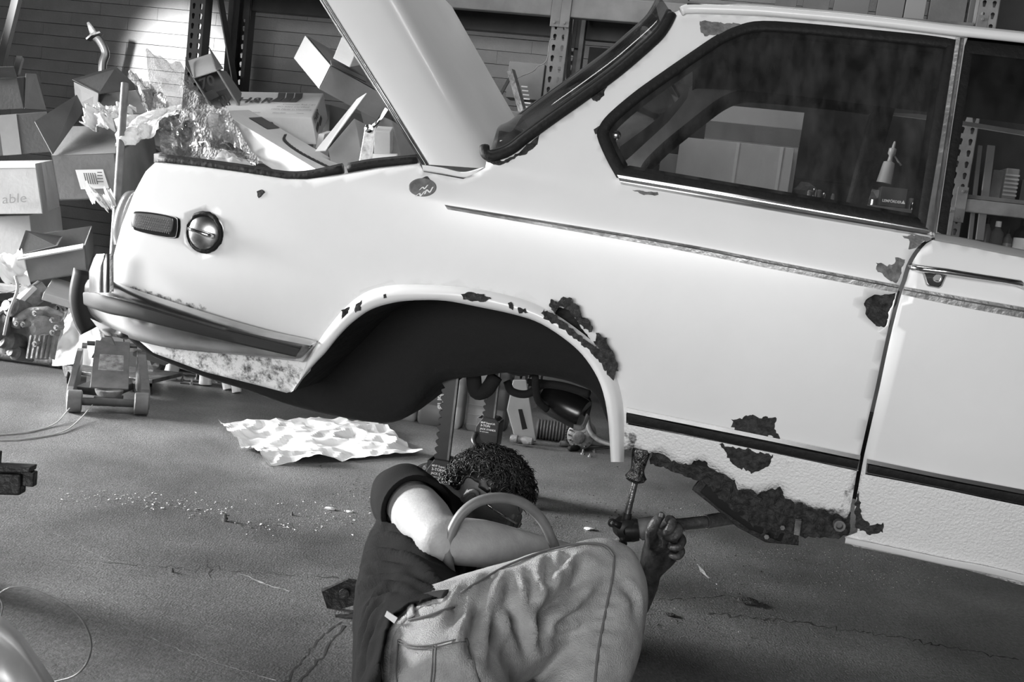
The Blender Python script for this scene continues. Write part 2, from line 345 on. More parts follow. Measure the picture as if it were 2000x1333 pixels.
def Wf(u, v):
    d = v-vbelt(u)
    w = .11*(d/.6)**2 if d < 0 else .40*(math.sqrt(d*d+.0016)-.04)
    if u < -.45: w += .05*((-.45-u)/.75)**2
    if d > -.5:
        s = u-edge_u(v)
        if s < .09: w += .028*(1-max(s, 0)/.09)**2
    return w
def cuv(px, py, off=0.):
    w = .05
    for _ in range(30):
        u, v = uv_on(px, py, w-off); w += (Wf(u, v)-w)*.6
    return u, v
def C3(u, v, off=0.): return CO + CU*u + CV*v + CW*(Wf(u, v)-off)
def CP(px, py, off=0.): u, v = cuv(px, py, off); return C3(u, v, off)
def CWp(px, py, w): u, v = uv_on(px, py, w); return CO+CU*u+CV*v+CW*w
def CWs(px, py, w): u = uv_on(px, py, w)[0]; return CWp(px, py, w-.06*(max(0, -.45-u)/.75)**2)
print('car: u rear %.3f front-of-quarter %.3f; belt v slope %.3f; roof z %.3f sill z %.3f width far Y %.2f' % (cuv(222, 520)[0], cuv(1700, 800)[0], _m, CP(1600, 40).z, CP(1650, 1050).z, (CP(1300, 600)+CW*1.59).y))
M_paint = mat('white_car_paint', .80, .38, ns=3, na=.04, coat=.25, bump=.02, bs=700)
def add_mask(m, under=.05, thr=(.47, .53), scale=60, rv=.06):
    """rust shows where the 'rust' attribute and noise together pass a threshold; 'rough' adds stone-chip relief"""
    N = m.node_tree.nodes; L = m.node_tree.links; b = N['Principled BSDF']
    src = b.inputs['Base Color'].links[0].from_socket
    a = N.new('ShaderNodeAttribute'); a.attribute_name = 'rust'; g = N.new('ShaderNodeAttribute'); g.attribute_name = 'rough'
    tc = N.new('ShaderNodeTexCoord'); n = N.new('ShaderNodeTexNoise'); n.inputs['Scale'].default_value = scale; n.inputs['Detail'].default_value = 12; n.inputs['Roughness'].default_value = .78; L.new(tc.outputs['Object'], n.inputs[0])
    ad = N.new('ShaderNodeMath'); ad.operation = 'ADD'; L.new(n.outputs[0], ad.inputs[0]); L.new(a.outputs['Fac'], ad.inputs[1])
    r = N.new('ShaderNodeMapRange'); r.inputs[1].default_value = .88; r.inputs[2].default_value = 1.03; L.new(ad.outputs[0], r.inputs[0])
    n3 = N.new('ShaderNodeTexNoise'); n3.inputs['Scale'].default_value = 140; n3.inputs['Detail'].default_value = 5; L.new(tc.outputs['Object'], n3.inputs[0])
    rr = N.new('ShaderNodeMapRange'); rr.inputs[1].default_value = .35; rr.inputs[2].default_value = .7; rr.inputs[3].default_value = .04; rr.inputs[4].default_value = .3; L.new(n3.outputs[0], rr.inputs[0])
    mx = N.new('ShaderNodeMix'); mx.data_type = 'RGBA'; L.new(r.outputs[0], mx.inputs[0]); L.new(src, mx.inputs[6]); L.new(rr.outputs[0], mx.inputs[7]); L.new(mx.outputs[2], b.inputs['Base Color'])
    n4 = N.new('ShaderNodeTexNoise'); n4.inputs['Scale'].default_value = 170; n4.inputs['Detail'].default_value = 3; L.new(tc.outputs['Object'], n4.inputs[0])
    bp = N.new('ShaderNodeBump'); bp.inputs['Distance'].default_value = .004; L.new(n4.outputs[0], bp.inputs['Height'])
    s = N.new('ShaderNodeMath'); s.operation = 'MULTIPLY_ADD'; s.inputs[1].default_value = .9; s.inputs[2].default_value = .01; L.new(g.outputs['Fac'], s.inputs[0]); L.new(s.outputs[0], bp.inputs['Strength']); L.new(bp.outputs[0], b.inputs['Normal'])
    r5 = N.new('ShaderNodeMapRange'); r5.inputs[3].default_value = .36; r5.inputs[4].default_value = .9; L.new(r.outputs[0], r5.inputs[0]); L.new(r5.outputs[0], b.inputs['Roughness'])
add_mask(M_paint, scale=38)
M_rust = mat('rust', .04, .95, ns=70, na=.75, bump=1., bs=160); M_primer = mat('bare_primer', .16, .8, ns=45, na=.5, bump=.6, bs=120)
M_chrome = mat('chrome', .75, .16, metal=1., ns=9, na=.15); M_dull = mat('dull_chrome', .42, .32, metal=.9, ns=7, na=.35, bump=.15, bs=60)
M_rub = mat('bumper_rubber', .022, .65, spec=.25); M_under = mat('underseal', .007, .9, bump=.6, bs=25)
ARCH = [(620, 671), (637, 647), (672, 605), (707, 577), (742, 563), (788, 557), (865, 559), (935, 566), (1005, 582), (1057, 601), (1110, 633), (1162, 675), (1197, 724), (1215, 787), (1218, 850), (1217, 903)]
ARIN = [(620, 706), (637, 688), (662, 657), (690, 629), (725, 605), (767, 592), (812, 587), (870, 588), (935, 600), (1005, 615), (1057, 633), (1110, 668), (1145, 703), (1173, 752), (1187, 815), (1193, 903)]
ALO = [(577, 762), (590, 742), (606, 725)]
WIN = [(1207, 345), (1186, 306), (1170, 266), (1175, 247), (1192, 225), (1235, 188), (1277, 157), (1362, 98), (1405, 70), (1447, 52), (1490, 45), (1575, 50), (1700, 62), (1800, 72), (1866, 81), (1845, 220), (1826, 345), (1810, 449), (1600, 412), (1400, 378)]
GAP = [(1828, 462), (1818, 466), (1800, 475), (1783, 495), (1770, 519), (1762, 546), (1757, 559), (1750, 580), (1736, 637), (1722, 700), (1709, 762), (1680, 889), (1668, 955), (1660, 1000)]
SILL = [(1652, 1012), (1606, 997), (1569, 988), (1533, 972), (1524, 952), (1508, 956), (1479, 963), (1463, 955), (1442, 958), (1434, 938), (1410, 926), (1385, 914), (1377, 900), (1360, 899), (1344, 907), (1323, 905), (1299, 889), (1262, 884), (1241, 878), (1219, 879)]
TOPE = [(303, 318), (400, 328), (480, 339), (560, 351), (600, 352), (660, 345), (740, 331), (820, 322), (828, 336), (905, 350), (948, 328), (950, 316), (968, 316), (992, 308), (1028, 281), (1130, 208), (1250, 114), (1292, 72), (1310, 51), (1318, 24), (1336, 16), (1352, 22), (1450, 26), (1510, 31), (1650, 42), (1867, 70), (1890, 74)]
PIL = [(1884, 90), (1858, 260), (1830, 452)]
REAR = [(575, 763), (560, 768), (500, 752), (400, 727), (300, 690), (255, 652), (240, 600), (223, 570), (217, 545), (222, 500), (238, 440), (262, 378), (285, 335)]
car = thing('car', V3((CO.x, CO.y, 0)), 'white two-door classic sedan with rusted rear wheel arch, open trunk lid and missing wheel', 'car')
arch_side = sm2(ARCH[::-1], 3)
OUT = TOPE + PIL + sm2(GAP, 2) + jag(SILL, 3.5, 5, 3, False) + [(1219, 846)] + [p for p in arch_side if p[1] < 845] + ALO[::-1] + REAR
def densify(P, step=12, closed=True):
    out = []; n = len(P)
    for i in range(n if closed else n-1):
        a, b = P[i], P[(i+1) % n]; m = max(1, int(math.hypot(b[0]-a[0], b[1]-a[1])/step)); out += [(a[0]+(b[0]-a[0])*j/m, a[1]+(b[1]-a[1])*j/m) for j in range(m)]
    return out if closed else out+[P[-1]]
def pdist(x, y, P, closed=True):
    best = 1e9; n = len(P)
    for i in range(n if closed else n-1):
        a, b = P[i], P[(i+1) % n]; dx, dy = b[0]-a[0], b[1]-a[1]; L2 = dx*dx+dy*dy or 1; t = max(0, min(1, ((x-a[0])*dx+(y-a[1])*dy)/L2))
        best = min(best, math.hypot(x-a[0]-dx*t, y-a[1]-dy*t))
    return best
HOLE_ARCH = jag([(1082, 612), (1094, 600), (1112, 606), (1124, 622), (1134, 640), (1150, 660), (1160, 676), (1176, 692), (1186, 706), (1180, 712), (1164, 692), (1140, 672), (1122, 644), (1100, 628), (1086, 622)], 2.5, 4, 2)
HOLE_DOOR = jag([(1690, 585), (1708, 577), (1732, 575), (1747, 574), (1742, 600), (1728, 640), (1712, 637), (1694, 620), (1688, 602)], 2.5, 4, 5)
HOLE_VAL = jag([(427, 672), (445, 674), (437, 690)], 1.5, 4, 5)
HOLE_SILL = jag([(1226, 852), (1236, 862), (1240, 872), (1230, 870)], 1.5, 3, 8)
FUEL = [(400+37*math.cos(a*PI/14), 454+42*math.sin(a*PI/14)) for a in range(28)]
EMB = [(825+27*math.cos(a*PI/12), 367+20*math.sin(a*PI/12)) for a in range(24)]
# soft rust zones: (polygon, strength, falloff px)
RZ = [([(300, 690), (345, 668), (430, 680), (520, 695), (600, 715), (575, 762), (500, 752), (400, 727)], .42, 14),
      ([(240, 566), (330, 592), (400, 610), (405, 600), (330, 582), (262, 560)], .5, 8), ([(1440, 985), (1655, 1020), (1655, 1003), (1600, 990), (1530, 975), (1480, 966)], .5, 14),
      ([(1205, 840), (1240, 845), (1245, 880), (1205, 900)], .46, 10), ([(1510, 870), (1560, 880), (1555, 915), (1520, 905)], .33, 22), ([(1650, 1000), (1640, 990), (1665, 930), (1670, 950)], .45, 8)]
ROUGH = [(1222, 830), (1400, 862), (1680, 918), (2010, 992), (2010, 1160), (1650, 1070), (1200, 900)]
def paint_attrs(me, uvs, pxs):
    ra = me.attributes.new('rust', 'FLOAT', 'POINT'); rg = me.attributes.new('rough', 'FLOAT', 'POINT')
    for i, (x, y) in enumerate(pxs):
        s = 0
        for P, k, fo in RZ:
            d = 0 if inpoly(x, y, P) else pdist(x, y, P)
            s = max(s, k*max(0, 1-d/fo))
        ra.data[i].value = s; rg.data[i].value = 1. if inpoly(x, y, ROUGH) else max(0, 1-pdist(x, y, ROUGH)/14) if y > 800 else (.45 if (x < 620 and y > 690) else 0)
def panel(name, out_px, holes_px, m, parent, off=0., step=.02, solid=.0016, attrs=False, disp=0, sm=True):
    o_uv = [cuv(x, y, off) for x, y in out_px]; h_uv = [[cuv(x, y, off) for x, y in h] for h in holes_px]
    rv, T = cdt(o_uv, h_uv, step); bm = NB(); VS = []
    for v in rv:
        e = disp*noise.noise(V3((v.x*70, v.y*70, 3)))+disp*.6*noise.noise(V3((v.x*190, v.y*190, 8))) if disp else 0
        VS.append(bm.verts.new(C3(v.x, v.y, off+e)))
    for f in T:
        try: bm.faces.new([VS[i] for i in f])
        except ValueError: pass
    for f in bm.faces:
        f.normal_update()
        if f.normal.y > 0: f.normal_flip()
    px = [proj(v.co) for v in bm.verts] if attrs else None
    bm2 = bm; bm2_faces = None
    me = bpy.data.meshes.new(name); o_ = offs(parent)
    for v in bm.verts: v.co -= o_
    bm.to_mesh(me); bm.free()
    if attrs: paint_attrs(me, None, px)
    return obj(name, me, m, parent, smooth=sm, solid=-solid if solid else 0)
quarter = panel('quarter_panel', densify(OUT, 14), [densify(sm2(WIN[:15], 2)+WIN[15:], 14), HOLE_ARCH, HOLE_DOOR, HOLE_VAL, FUEL], M_paint, car, attrs=True, step=.016)
# flare lip of the wheel arch: rolled bulge between outer and inner outline
def loft(name, rows, m, parent, sm=True, closed=False, solid=0, autos=None, caps=False):
    bm = NB(); G = [[bm.verts.new(p) for p in r] for r in rows]
    for a, b in zip(G, G[1:]):
        for j in range(len(a)-(0 if closed else 1)): bm.faces.new([a[j], a[(j+1) % len(a)], b[(j+1) % len(a)], b[j]])
    if caps: bm.faces.new(G[0]); bm.faces.new(G[-1])
    return obj(name, bm, m, parent, smooth=sm, solid=solid, autos=autos)
oa = sm2([(575, 763), (588, 738), (603, 700)]+ARCH[0:], 4); ia = sm2([(567, 767), (583, 750), (602, 726)]+ARIN[0:], 4)
rows = []
for (o_, i_) in zip(oa, ia):
    row = []
    for t, e in ((-.06, -.001), (0, .002), (.22, .016), (.5, .024), (.8, .021), (1.0, .010), (1.0, -.012), (.97, -.035)):
        x = o_[0]+(i_[0]-o_[0])*t; y = o_[1]+(i_[1]-o_[1])*t; row.append(CP(x, y, e))
    rows.append(row)
lip = loft('wheel_arch_lip', rows, M_paint, car)
# deep inner wheel house
rows = []
for (x, y) in ia:
    a = CP(x, y, -.03); rows.append([a, a+CW*.12, a+CW*.26, a+CW*.42])
loft('wheel_house', rows, M_under, car)
LOW = sm2([(262, 668), (300, 697), (400, 737), (480, 762), (560, 790), (650, 812), (745, 827), (795, 815), (825, 785), (850, 755), (880, 742), (940, 735), (1000, 728), (1080, 738), (1130, 752), (1165, 775), (1196, 850)], 3)
rows = []
for (x, y) in LOW:
    w = .34 if x > 600 else .17+.17*max(0, (x-262)/340)
    w = max(w, Wf(*cuv(x, y))+.0) if x < 640 else w; u, v = uv_on(x, y, w+.06); P = CO+CU*u+CV*v+CW*(w+.06)
    ut = v+.16+.22*math.sin(min(1, max(0, (x-262)/900))*PI)
    rows.append([P+CW*.55+CV*.03, P+CW*.12-CV*.0, P, P-CW*.03+CV*.012, P-CW*.055+CV*.04, CO+CU*u+CV*(v+.16)+CW*(w), CO+CU*u+CV*(v+.42)+CW*(w+.02)])
loft('inner_fender', rows, M_under, car)
bm = NB(); A = CWp(640, 690, .45); 
for (x, y, w, r, l) in ((1030, 690, .42, .035, .10),): 
    P = CWp(x, y, w); lathe(bm, P, CV, [(-.05, r*.6), (-.04, r), (l, r), (l+.02, r*.5)], 16)
obj('spring_seat', bm, M_under, car, smooth=True, autos=40)
bm = NB(); P = CWp(1020, 700, .36); tube(bm, smooth([CWp(905, 640, .4), CWp(960, 690, .42), CWp(1015, 720, .44), CWp(1075, 700, .42)]), .022, 10); obj('trailing_arm', bm, M_under, car, smooth=True)
# ---------------- peeled paint and rust patches
def patch(name, pts, m, off=.0012, disp=.0012, amp=3, seed=1, step=.006): return panel(name, jag(pts, amp, 4, seed), [], m, car, off=off, step=step, solid=.0012, disp=disp, sm=False)
patch('rust_patch', [(1366, 42), (1378, 40), (1400, 44), (1452, 48), (1425, 60), (1405, 68), (1390, 70), (1375, 70), (1368, 56)], M_primer, seed=1, amp=2.5, off=.002)
patch('rust_patch', [(1152, 186), (1166, 172), (1184, 170), (1178, 188), (1166, 200), (1158, 196)], M_rust, seed=2)
patch('rust_patch', [(950, 312), (985, 314), (1010, 300), (1030, 283), (1056, 262), (1050, 282), (1030, 300), (1008, 306), (985, 322), (960, 322)], M_rust, seed=3, amp=2)
patch('rust_patch', [(1160, 252), (1170, 246), (1170, 264), (1162, 262)], M_rust, seed=4, amp=2)
patch('rust_patch', [(1790, 458), (1812, 464), (1822, 467), (1800, 474), (1786, 488), (1772, 484), (1778, 472), (1764, 462)], M_primer, seed=5)
patch('rust_patch', [(1712, 514), (1722, 512), (1732, 520), (1742, 518), (1750, 505), (1768, 506), (1762, 530), (1753, 554), (1738, 548), (1722, 536), (1714, 530)], M_primer, seed=6)
patch('rust_patch', [(1430, 820), (1446, 818), (1470, 812), (1500, 816), (1516, 818), (1514, 838), (1524, 858), (1470, 848), (1428, 838)], M_rust, seed=7, amp=4)
patch('rust_patch', [(1405, 868), (1440, 876), (1510, 890), (1500, 912), (1480, 922), (1462, 922), (1440, 914), (1426, 900)], M_rust, seed=8, amp=4)
patch('rust_patch', [(502, 374), (512, 370), (518, 376), (506, 388)], M_rust, seed=9, amp=2)
patch('rust_patch', [(1236, 1372-1000), (1284, 376), (1286, 381), (1262, 381)], M_primer, seed=10, amp=1.5)
patch('rust_patch', [(338, 598), (352, 600), (372, 606), (360, 612), (340, 606)], M_rust, seed=12, amp=3)
patch('rust_patch', [(1676, 958), (1684, 1012), (1700, 1028), (1726, 1022), (1726, 1040), (1700, 1046), (1672, 1030), (1668, 1000)], M_rust, seed=13, amp=3)
def lippatch(pts, seed, m=M_rust, amp=2.5): return panel('rust_patch', jag(pts, amp, 4, seed), [], m, car, off=.0262, step=.006, solid=.001, disp=.0015, sm=False)
lippatch([(900, 575), (920, 571), (945, 575), (960, 584), (948, 590), (925, 588), (905, 586)], 21)
lippatch([(992, 592), (1002, 592), (1003, 604), (993, 602)], 22); lippatch([(1012, 600), (1026, 602), (1032, 610), (1014, 612)], 23)
lippatch([(668, 606), (682, 600), (680, 612), (666, 626)], 24); lippatch([(694, 594), (708, 588), (704, 606), (692, 612)], 25); lippatch([(748, 576), (754, 574), (755, 582), (749, 583)], 26, amp=1)
lippatch([(1060, 604), (1080, 612), (1104, 632), (1130, 652), (1150, 670), (1180, 690), (1204, 708), (1206, 724), (1196, 742), (1184, 728), (1170, 704), (1150, 684), (1120, 660), (1086, 634), (1062, 624)], 27, amp=4)
lippatch([(1070, 600), (1076, 584), (1090, 592), (1100, 580), (1116, 584), (1130, 600), (1138, 620), (1150, 628), (1158, 642), (1150, 650), (1130, 632), (1112, 606), (1094, 600), (1082, 612)], 28, amp=3)
lippatch([(1164, 650), (1184, 662), (1196, 690), (1206, 712), (1196, 712), (1186, 700), (1172, 684), (1160, 668)], 29, amp=3)
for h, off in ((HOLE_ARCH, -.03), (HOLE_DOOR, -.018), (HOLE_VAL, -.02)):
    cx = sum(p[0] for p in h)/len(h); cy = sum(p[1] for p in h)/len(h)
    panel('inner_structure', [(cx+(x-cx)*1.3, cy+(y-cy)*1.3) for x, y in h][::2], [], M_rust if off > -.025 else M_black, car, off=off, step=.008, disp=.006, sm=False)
# inner sill exposed below the rotted rocker
INS = jag([(1270, 905), (1275, 880), (1400, 900), (1500, 935), (1600, 975), (1662, 1000), (1660, 1040), (1640, 1052), (1560, 1050), (1500, 1052), (1450, 1012), (1405, 975), (1380, 945), (1330, 928)], 3, 6, 31)
panel('inner_sill', INS, [], M_rust, car, off=-.05, step=.008, disp=.012, sm=False)
bm = NB(); tube(bm, [CP(x, y, -.07) for x, y in ((1362, 945), (1400, 975), (1450, 1018), (1500, 1045), (1560, 1050))], .012, 8, ry=.02); obj('sill_flange', bm, M_rust, car, smooth=True)
bm = NB(); tube(bm, [CP(x, y, -.06) for x, y in ((1378, 950), (1420, 985), (1470, 1020), (1530, 1044))], .008, 8, ry=.02); obj('sill_flange', bm, M_under, car, smooth=True)
bm = NB(); c = CP(1638, 1024, -.02); lathe(bm, c, -CW, [(0, .013), (.02, .013), (.02, .008), (.004, .008)], 16); obj('jacking_tube', bm, M_primer, car, smooth=True, autos=40)
bm = NB(); slab(bm, [CP(x, y, -.03) for x, y in ((1553, 1018), (1566, 1018), (1562, 1048), (1550, 1046))], .01); obj('bracket', bm, M_primer, car, bevel=.002)
bm = NB(); [lathe(bm, CP(x, y, -.03), -CW, [(0, .006), (.008, .006)], 6) for x, y in ((1528, 1030), (1497, 1048))]; obj('bolt', bm, M_primer, car)
# ---------------- door
DG = [(x+(9 if y < 600 else 8), y+1) for x, y in GAP if y > 464]
door_out = [(1836, 468), (1880, 474), (2010, 498)]+[(2700, 627), (2720, 1000), (2700, 1330)]+[(2010, 1148), (1850, 1104), (1668, 1068), (1655, 1060), (1650, 1050), (1660, 1046)]+jag([(1674, 1040), (1672, 1000)], 2, 5, 3, False)+sm2(DG[::-1], 2)+[(1822, 470)]
door = panel('front_door', densify(door_out, 14), [], M_paint, car, attrs=True, step=.02)
bm = NB()
def ribbon(name, top, bot, m, parent, off=.0, t=.01, k=5, prof=None, ends=True, base=.001):
    tp = sm2(top, k) if len(top) > 2 else densify(top, 30, False); bt = sm2(bot, k) if len(bot) > 2 else [(bot[0][0]+(bot[-1][0]-bot[0][0])*i/(len(tp)-1), bot[0][1]+(bot[-1][1]-bot[0][1])*i/(len(tp)-1)) for i in range(len(tp))]
    prof = prof or [(0, 0), (.03, .75), (.2, 1), (.8, 1), (.97, .75), (1, 0)]; rows = []
    for a, b in zip(tp, bt): rows.append([CP(a[0]+(b[0]-a[0])*s, a[1]+(b[1]-a[1])*s, off+base+t*e) for s, e in prof])
    return loft(name, rows, m, parent, closed=True, autos=38, caps=True)
def lr(P, Q): return [P, ((P[0]+Q[0])/2, (P[1]+Q[1])/2), Q]
# trims
ribbon('belt_trim', [(868, 400), (1300, 470), (1500, 508), (1757, 557)], [(874, 409), (1300, 484), (1500, 524), (1752, 572)], M_dull, car, t=.009, prof=[(0, 0), (.05, .9), (.3, 1), (.45, .6), (1, .45), (1, 0)])
ribbon('belt_trim', [(1766, 560), (1880, 580), (2010, 602), (2690, 719)], [(1762, 576), (1880, 600), (2010, 624), (2690, 745)], M_dull, door, t=.009, prof=[(0, 0), (.05, .9), (.3, 1), (.45, .6), (1, .45), (1, 0)])
ribbon('door_belt_trim', [(1826, 455), (1900, 468), (2010, 490), (2695, 618)], [(1826, 470), (1900, 484), (2010, 506), (2695, 636)], mat('satin_trim', .45, .45, metal=.6), door, t=.010, off=-.001)
lt = ribbon('lower_trim', [(1223, 796), (1450, 842), (1681, 889)], [(1223, 829), (1450, 873), (1676, 921)], M_chrome, car, t=.011, prof=[(0, 0), (.04, .9), (.3, 1.1), (.38, .5), (.92, .5), (1, .8), (1, 0)])
ribbon('rubber_insert', [(1228, 808), (1450, 856), (1678, 901)], [(1228, 826), (1450, 872), (1674, 917)], M_dark, lt, t=.004, off=.0075)
lt = ribbon('lower_trim', [(1694, 896), (1850, 928), (2010, 958), (2690, 1088)], [(1690, 927), (1850, 958), (2010, 991), (2690, 1124)], M_chrome, door, t=.011, prof=[(0, 0), (.04, .9), (.3, 1.1), (.38, .5), (.92, .5), (1, .8), (1, 0)])
ribbon('rubber_insert', [(1697, 908), (1850, 940), (2010, 970), (2688, 1101)], [(1694, 924), (1850, 955), (2010, 988), (2688, 1120)], M_dark, lt, t=.004, off=.0075)
ribbon('window_sill_trim', [(1205, 341), (1400, 373), (1600, 408), (1800, 443), (1812, 445)], [(1213, 359), (1400, 392), (1600, 427), (1800, 461), (1826, 464)], M_chrome, car, t=.016, prof=[(0, 0), (.04, .95), (.2, 1.05), (.34, .55), (.8, .8), (1, .5), (1, 0)])
ribbon('pillar_trim', [(1867, 72), (1838, 262), (1807, 446)], [(1884, 74), (1856, 266), (1828, 456)], M_dull, car, t=.018, off=.0, prof=[(0, 0), (.05, .8), (.5, 1), (.92, .8), (.96, 1.1), (1, 0)])
bm = NB(); 
ribbon('pillar_rubber', [(1884, 84), (1857, 266), (1829, 452)], [(1902, 90), (1876, 270), (1848, 462)], M_dark, car, t=.004, off=-.012)  # black rubber of the door window opening, beside the pillar trim
ribbon('sill_lower_lip', [(1652, 1050), (1850, 1092), (2010, 1126), (2690, 1300)], [(1650, 1062), (1850, 1106), (2010, 1142), (2690, 1322)], M_paint, door, t=.012, off=.0)
# door window rubber along the belt and top
ribbon('window_seal', [(1884, 78), (2010, 92), (2690, 168)], [(1884, 104), (2010, 118), (2690, 196)], M_dark, door, t=.004, off=-.01)
# door handle
hd = thing('door_handle', V3((0, 0, 0)), None); hd.parent = door
bm = NB(); tube(bm, [CP(x, y, o) for x, y, o in ((1780, 521, .006), (1786, 523, .02), (1805, 526, .032), (1850, 531, .036), (1900, 539, .036), (1960, 548, .034), (1990, 553, .028), (2004, 562, .006))], [.008, .0105, .011, .0105, .0095, .009, .009, .008], 12, ry=[.006, .0075, .0075, .007, .0065, .006, .007, .006]); obj('grip', bm, M_chrome, door, smooth=True)
bpy.data.objects.remove(hd)
bm = NB(); esc = [(1800, 528), (1852, 533), (1840, 560), (1834, 564), (1812, 560), (1808, 556)]; A = [CP(x, y, .001) for x, y in esc]; B = [CP(x+(1827-x)*.14, y+(545-y)*.14, .014) for x, y in esc]
va = [bm.verts.new(p) for p in A]; vb = [bm.verts.new(p) for p in B]; bm.faces.new(vb)
for i in range(6): bm.faces.new([va[i], va[(i+1) % 6], vb[(i+1) % 6], vb[i]])
obj('lock_escutcheon', bm, mat('dark_chrome', .2, .25, metal=1.), door, bevel=.0015)
bm = NB(); lathe(bm, CP(1831, 544, .013), -CW, [(0, .0085), (.003, .0085), (.003, .006), (.0015, .006)], 20); obj('lock_cylinder', bm, M_chrome, door, smooth=True, autos=40)
# ---------------- glass and window rubber
wpx = sm2(WIN[:15], 3)+WIN[15:]
wc = (1520, 260); wuv = [cuv(x, y, -.006) for x, y in densify(wpx, 16)]
bm = NB(); ring = [C3(u, v, -.002) for u, v in wuv]
def inset(uvs, d):
    n = len(uvs); out = []
    for i in range(n):
        a, b = V3((*uvs[i-1], 0)), V3((*uvs[(i+1) % n], 0)); t = (b-a).normalized(); nn = V3((-t.y, t.x, 0)); out.append((uvs[i][0]+nn.x*d, uvs[i][1]+nn.y*d))
    return out
_s = sum(wuv[i-1][0]*wuv[i][1]-wuv[i][0]*wuv[i-1][1] for i in range(len(wuv))); sg = 1 if _s > 0 else -1
rowsW = [[C3(u, v, o) for u, v in inset(wuv, sg*d)] for d, o in ((-.004, .001), (.003, .006), (.014, .005), (.022, .0), (.022, -.018))]
loft('window_gasket', rowsW, M_dark, car, closed=True)
win_in = inset(wuv, sg*.016); rv, T = cdt(win_in, [], .03); bm = NB(); VS = [bm.verts.new(C3(v.x, v.y, -.004)) for v in rv]; [bm.faces.new([VS[i] for i in f]) for f in T]
M_glass = glassmat('dusty_glass', .62, .35, .055, .35); obj('quarter_glass', bm, M_glass, car, smooth=True)
rowsI = [[C3(u, v, o) for u, v in inset(wuv, sg*d)] for d, o in ((.016, -.012), (.03, -.02), (.03, -.04))]
loft('inner_window_frame', rowsI, M_dark, car, closed=True)
rv, T = cdt([cuv(x, y, -.01) for x, y in ((1850, 466), (2010, 494), (2690, 620), (2690, 180), (2010, 100), (1900, 84), (1876, 270))], [], .05); bm = NB(); VS = [bm.verts.new(C3(v.x, v.y, -.01)) for v in rv]; [bm.faces.new([VS[i] for i in f]) for f in T]
obj('door_glass', bm, glassmat('clear_glass', .8, .3, .02, .3), door, smooth=True)
bm = NB(); lathe(bm, CP(1205, 266, -.03), -CW, [(0, .009), (.012, .011), (.02, .011), (.026, .008), (.028, .003)], 16); lk = obj('window_latch', bm, M_chrome, car, smooth=True, autos=40)
bm = NB(); slab(bm, [CP(x, y, -.026) for x, y in ((1198, 276), (1212, 278), (1206, 304), (1196, 298))], .012); obj('latch_bracket', bm, M_dull, lk, bevel=.002)
# ---------------- roof, rail, rear window
rail = [(1330, 22), (1345, 17), (1400, 18), (1475, 21), (1560, 28), (1650, 36), (1750, 47), (1867, 61), (2010, 76), (2300, 108), (2700, 150)]
RP = [CP(x, y, .012) for x, y in sm2(rail, 4)]
bm = NB(); tube(bm, RP, .0085, 10, ry=.0105); obj('drip_rail', bm, M_paint, car, smooth=True)
rows = []
for i, P in enumerate(RP):
    q = P+CW*.016; row = []; fade = min(1, i/10)
    for j in range(15):
        t = j/14; row.append(q+CW*(1.08*t)+CV*(.004+.085*(1-(2*t-1)**2)*(.45+.55*fade)+.008*min(1, t*8)*min(1, (1-t)*8)))
    rows.append(row)
roof = loft('roof', rows, M_paint, car, solid=0)
rows2 = [[p-CV*.022 for p in r] for r in rows]; loft('headliner', rows2, mat('headliner', .07, .95, ns=6, na=.2), car)
bm = NB(); tube(bm, [CP(x, y, .014) for x, y in ((1342, 11), (1362, 12), (1386, 15))], .006, 8); obj('roof_seal', bm, M_dark, car, smooth=True)
gk = sm2([(946, 286), (948, 300), (958, 306), (975, 303), (1000, 292), (1028, 270), (1080, 232), (1130, 197), (1200, 146), (1250, 104), (1285, 72), (1302, 48), (1312, 28)], 4)
bm = NB(); tube(bm, [CP(x, y, .004) for x, y in gk], .012, 10, ry=.012); tube(bm, [CP(x-5, y-7, -.004) for x, y in gk[6:]], .007, 8); obj('rear_window_gasket', bm, M_dark, car, smooth=True)
rows = []
for i, (x, y) in enumerate(gk[7:]):
    P = CP(x-3, y-5, -.004); n_ = (-CU*.62+CV*.78).normalized(); row = []
    for j in range(25):
        t = (j/24)**2; row.append(P+CW*1.10*t+n_*(.13*min(1, .25+i/8)*(1-(2*t-1)**2)**.6))
    rows.append(row)
loft('rear_window', rows, glassmat('rear_glass', .35, 1.0, .12, .22, False), car)
# ---------------- far side of the body, mirrored across the car
WID = 1.56
def far(u, v): return CO+CU*u+CV*v+CW*(WID-Wf(u, v))
of = [cuv(x, y) for x, y in densify(TOPE[12:]+PIL[:1]+[(1990, 95), (2010, 98), (2300, 140), (3200, 270), (3200, 1280), (1668, 1040)]+[(1219, 860)]+[p for p in arch_side if p[1] < 845]+ALO[::-1]+REAR+TOPE[:12], 25)]
dwin = [cuv(x, y) for x, y in ((1895, 95), (2010, 108), (3050, 262), (3050, 690), (2010, 480), (1845, 452), (1870, 270))]
qw = [cuv(x, y) for x, y in densify(wpx, 20)]
rv, T = cdt(of, [qw, dwin], .05); bm = NB(); VS = [bm.verts.new(far(v.x, v.y)) for v in rv]; [bm.faces.new([VS[i] for i in f]) for f in T]
M_trimI = mat('interior_vinyl', .3, .8, ns=5, na=.3)
obj('far_side_panel', bm, M_paint, car, smooth=True, solid=.0)
rv, T = cdt(of, [inset(qw, 0), dwin], .05); bm = NB(); VS = [bm.verts.new(far(v.x, v.y)-CW*.02) for v in rv]
for f in T:
    bm.faces.new([VS[i] for i in f])
obj('far_interior_trim', bm, M_trimI, car, smooth=True)
rowsF = [[far(u, v)-CW*o for u, v in inset(qw, sg*d)] for d, o in ((-.02, .03), (.0, .035), (.018, .03), (.02, .0))]; loft('far_window_gasket', rowsF, M_dark, car, closed=True)
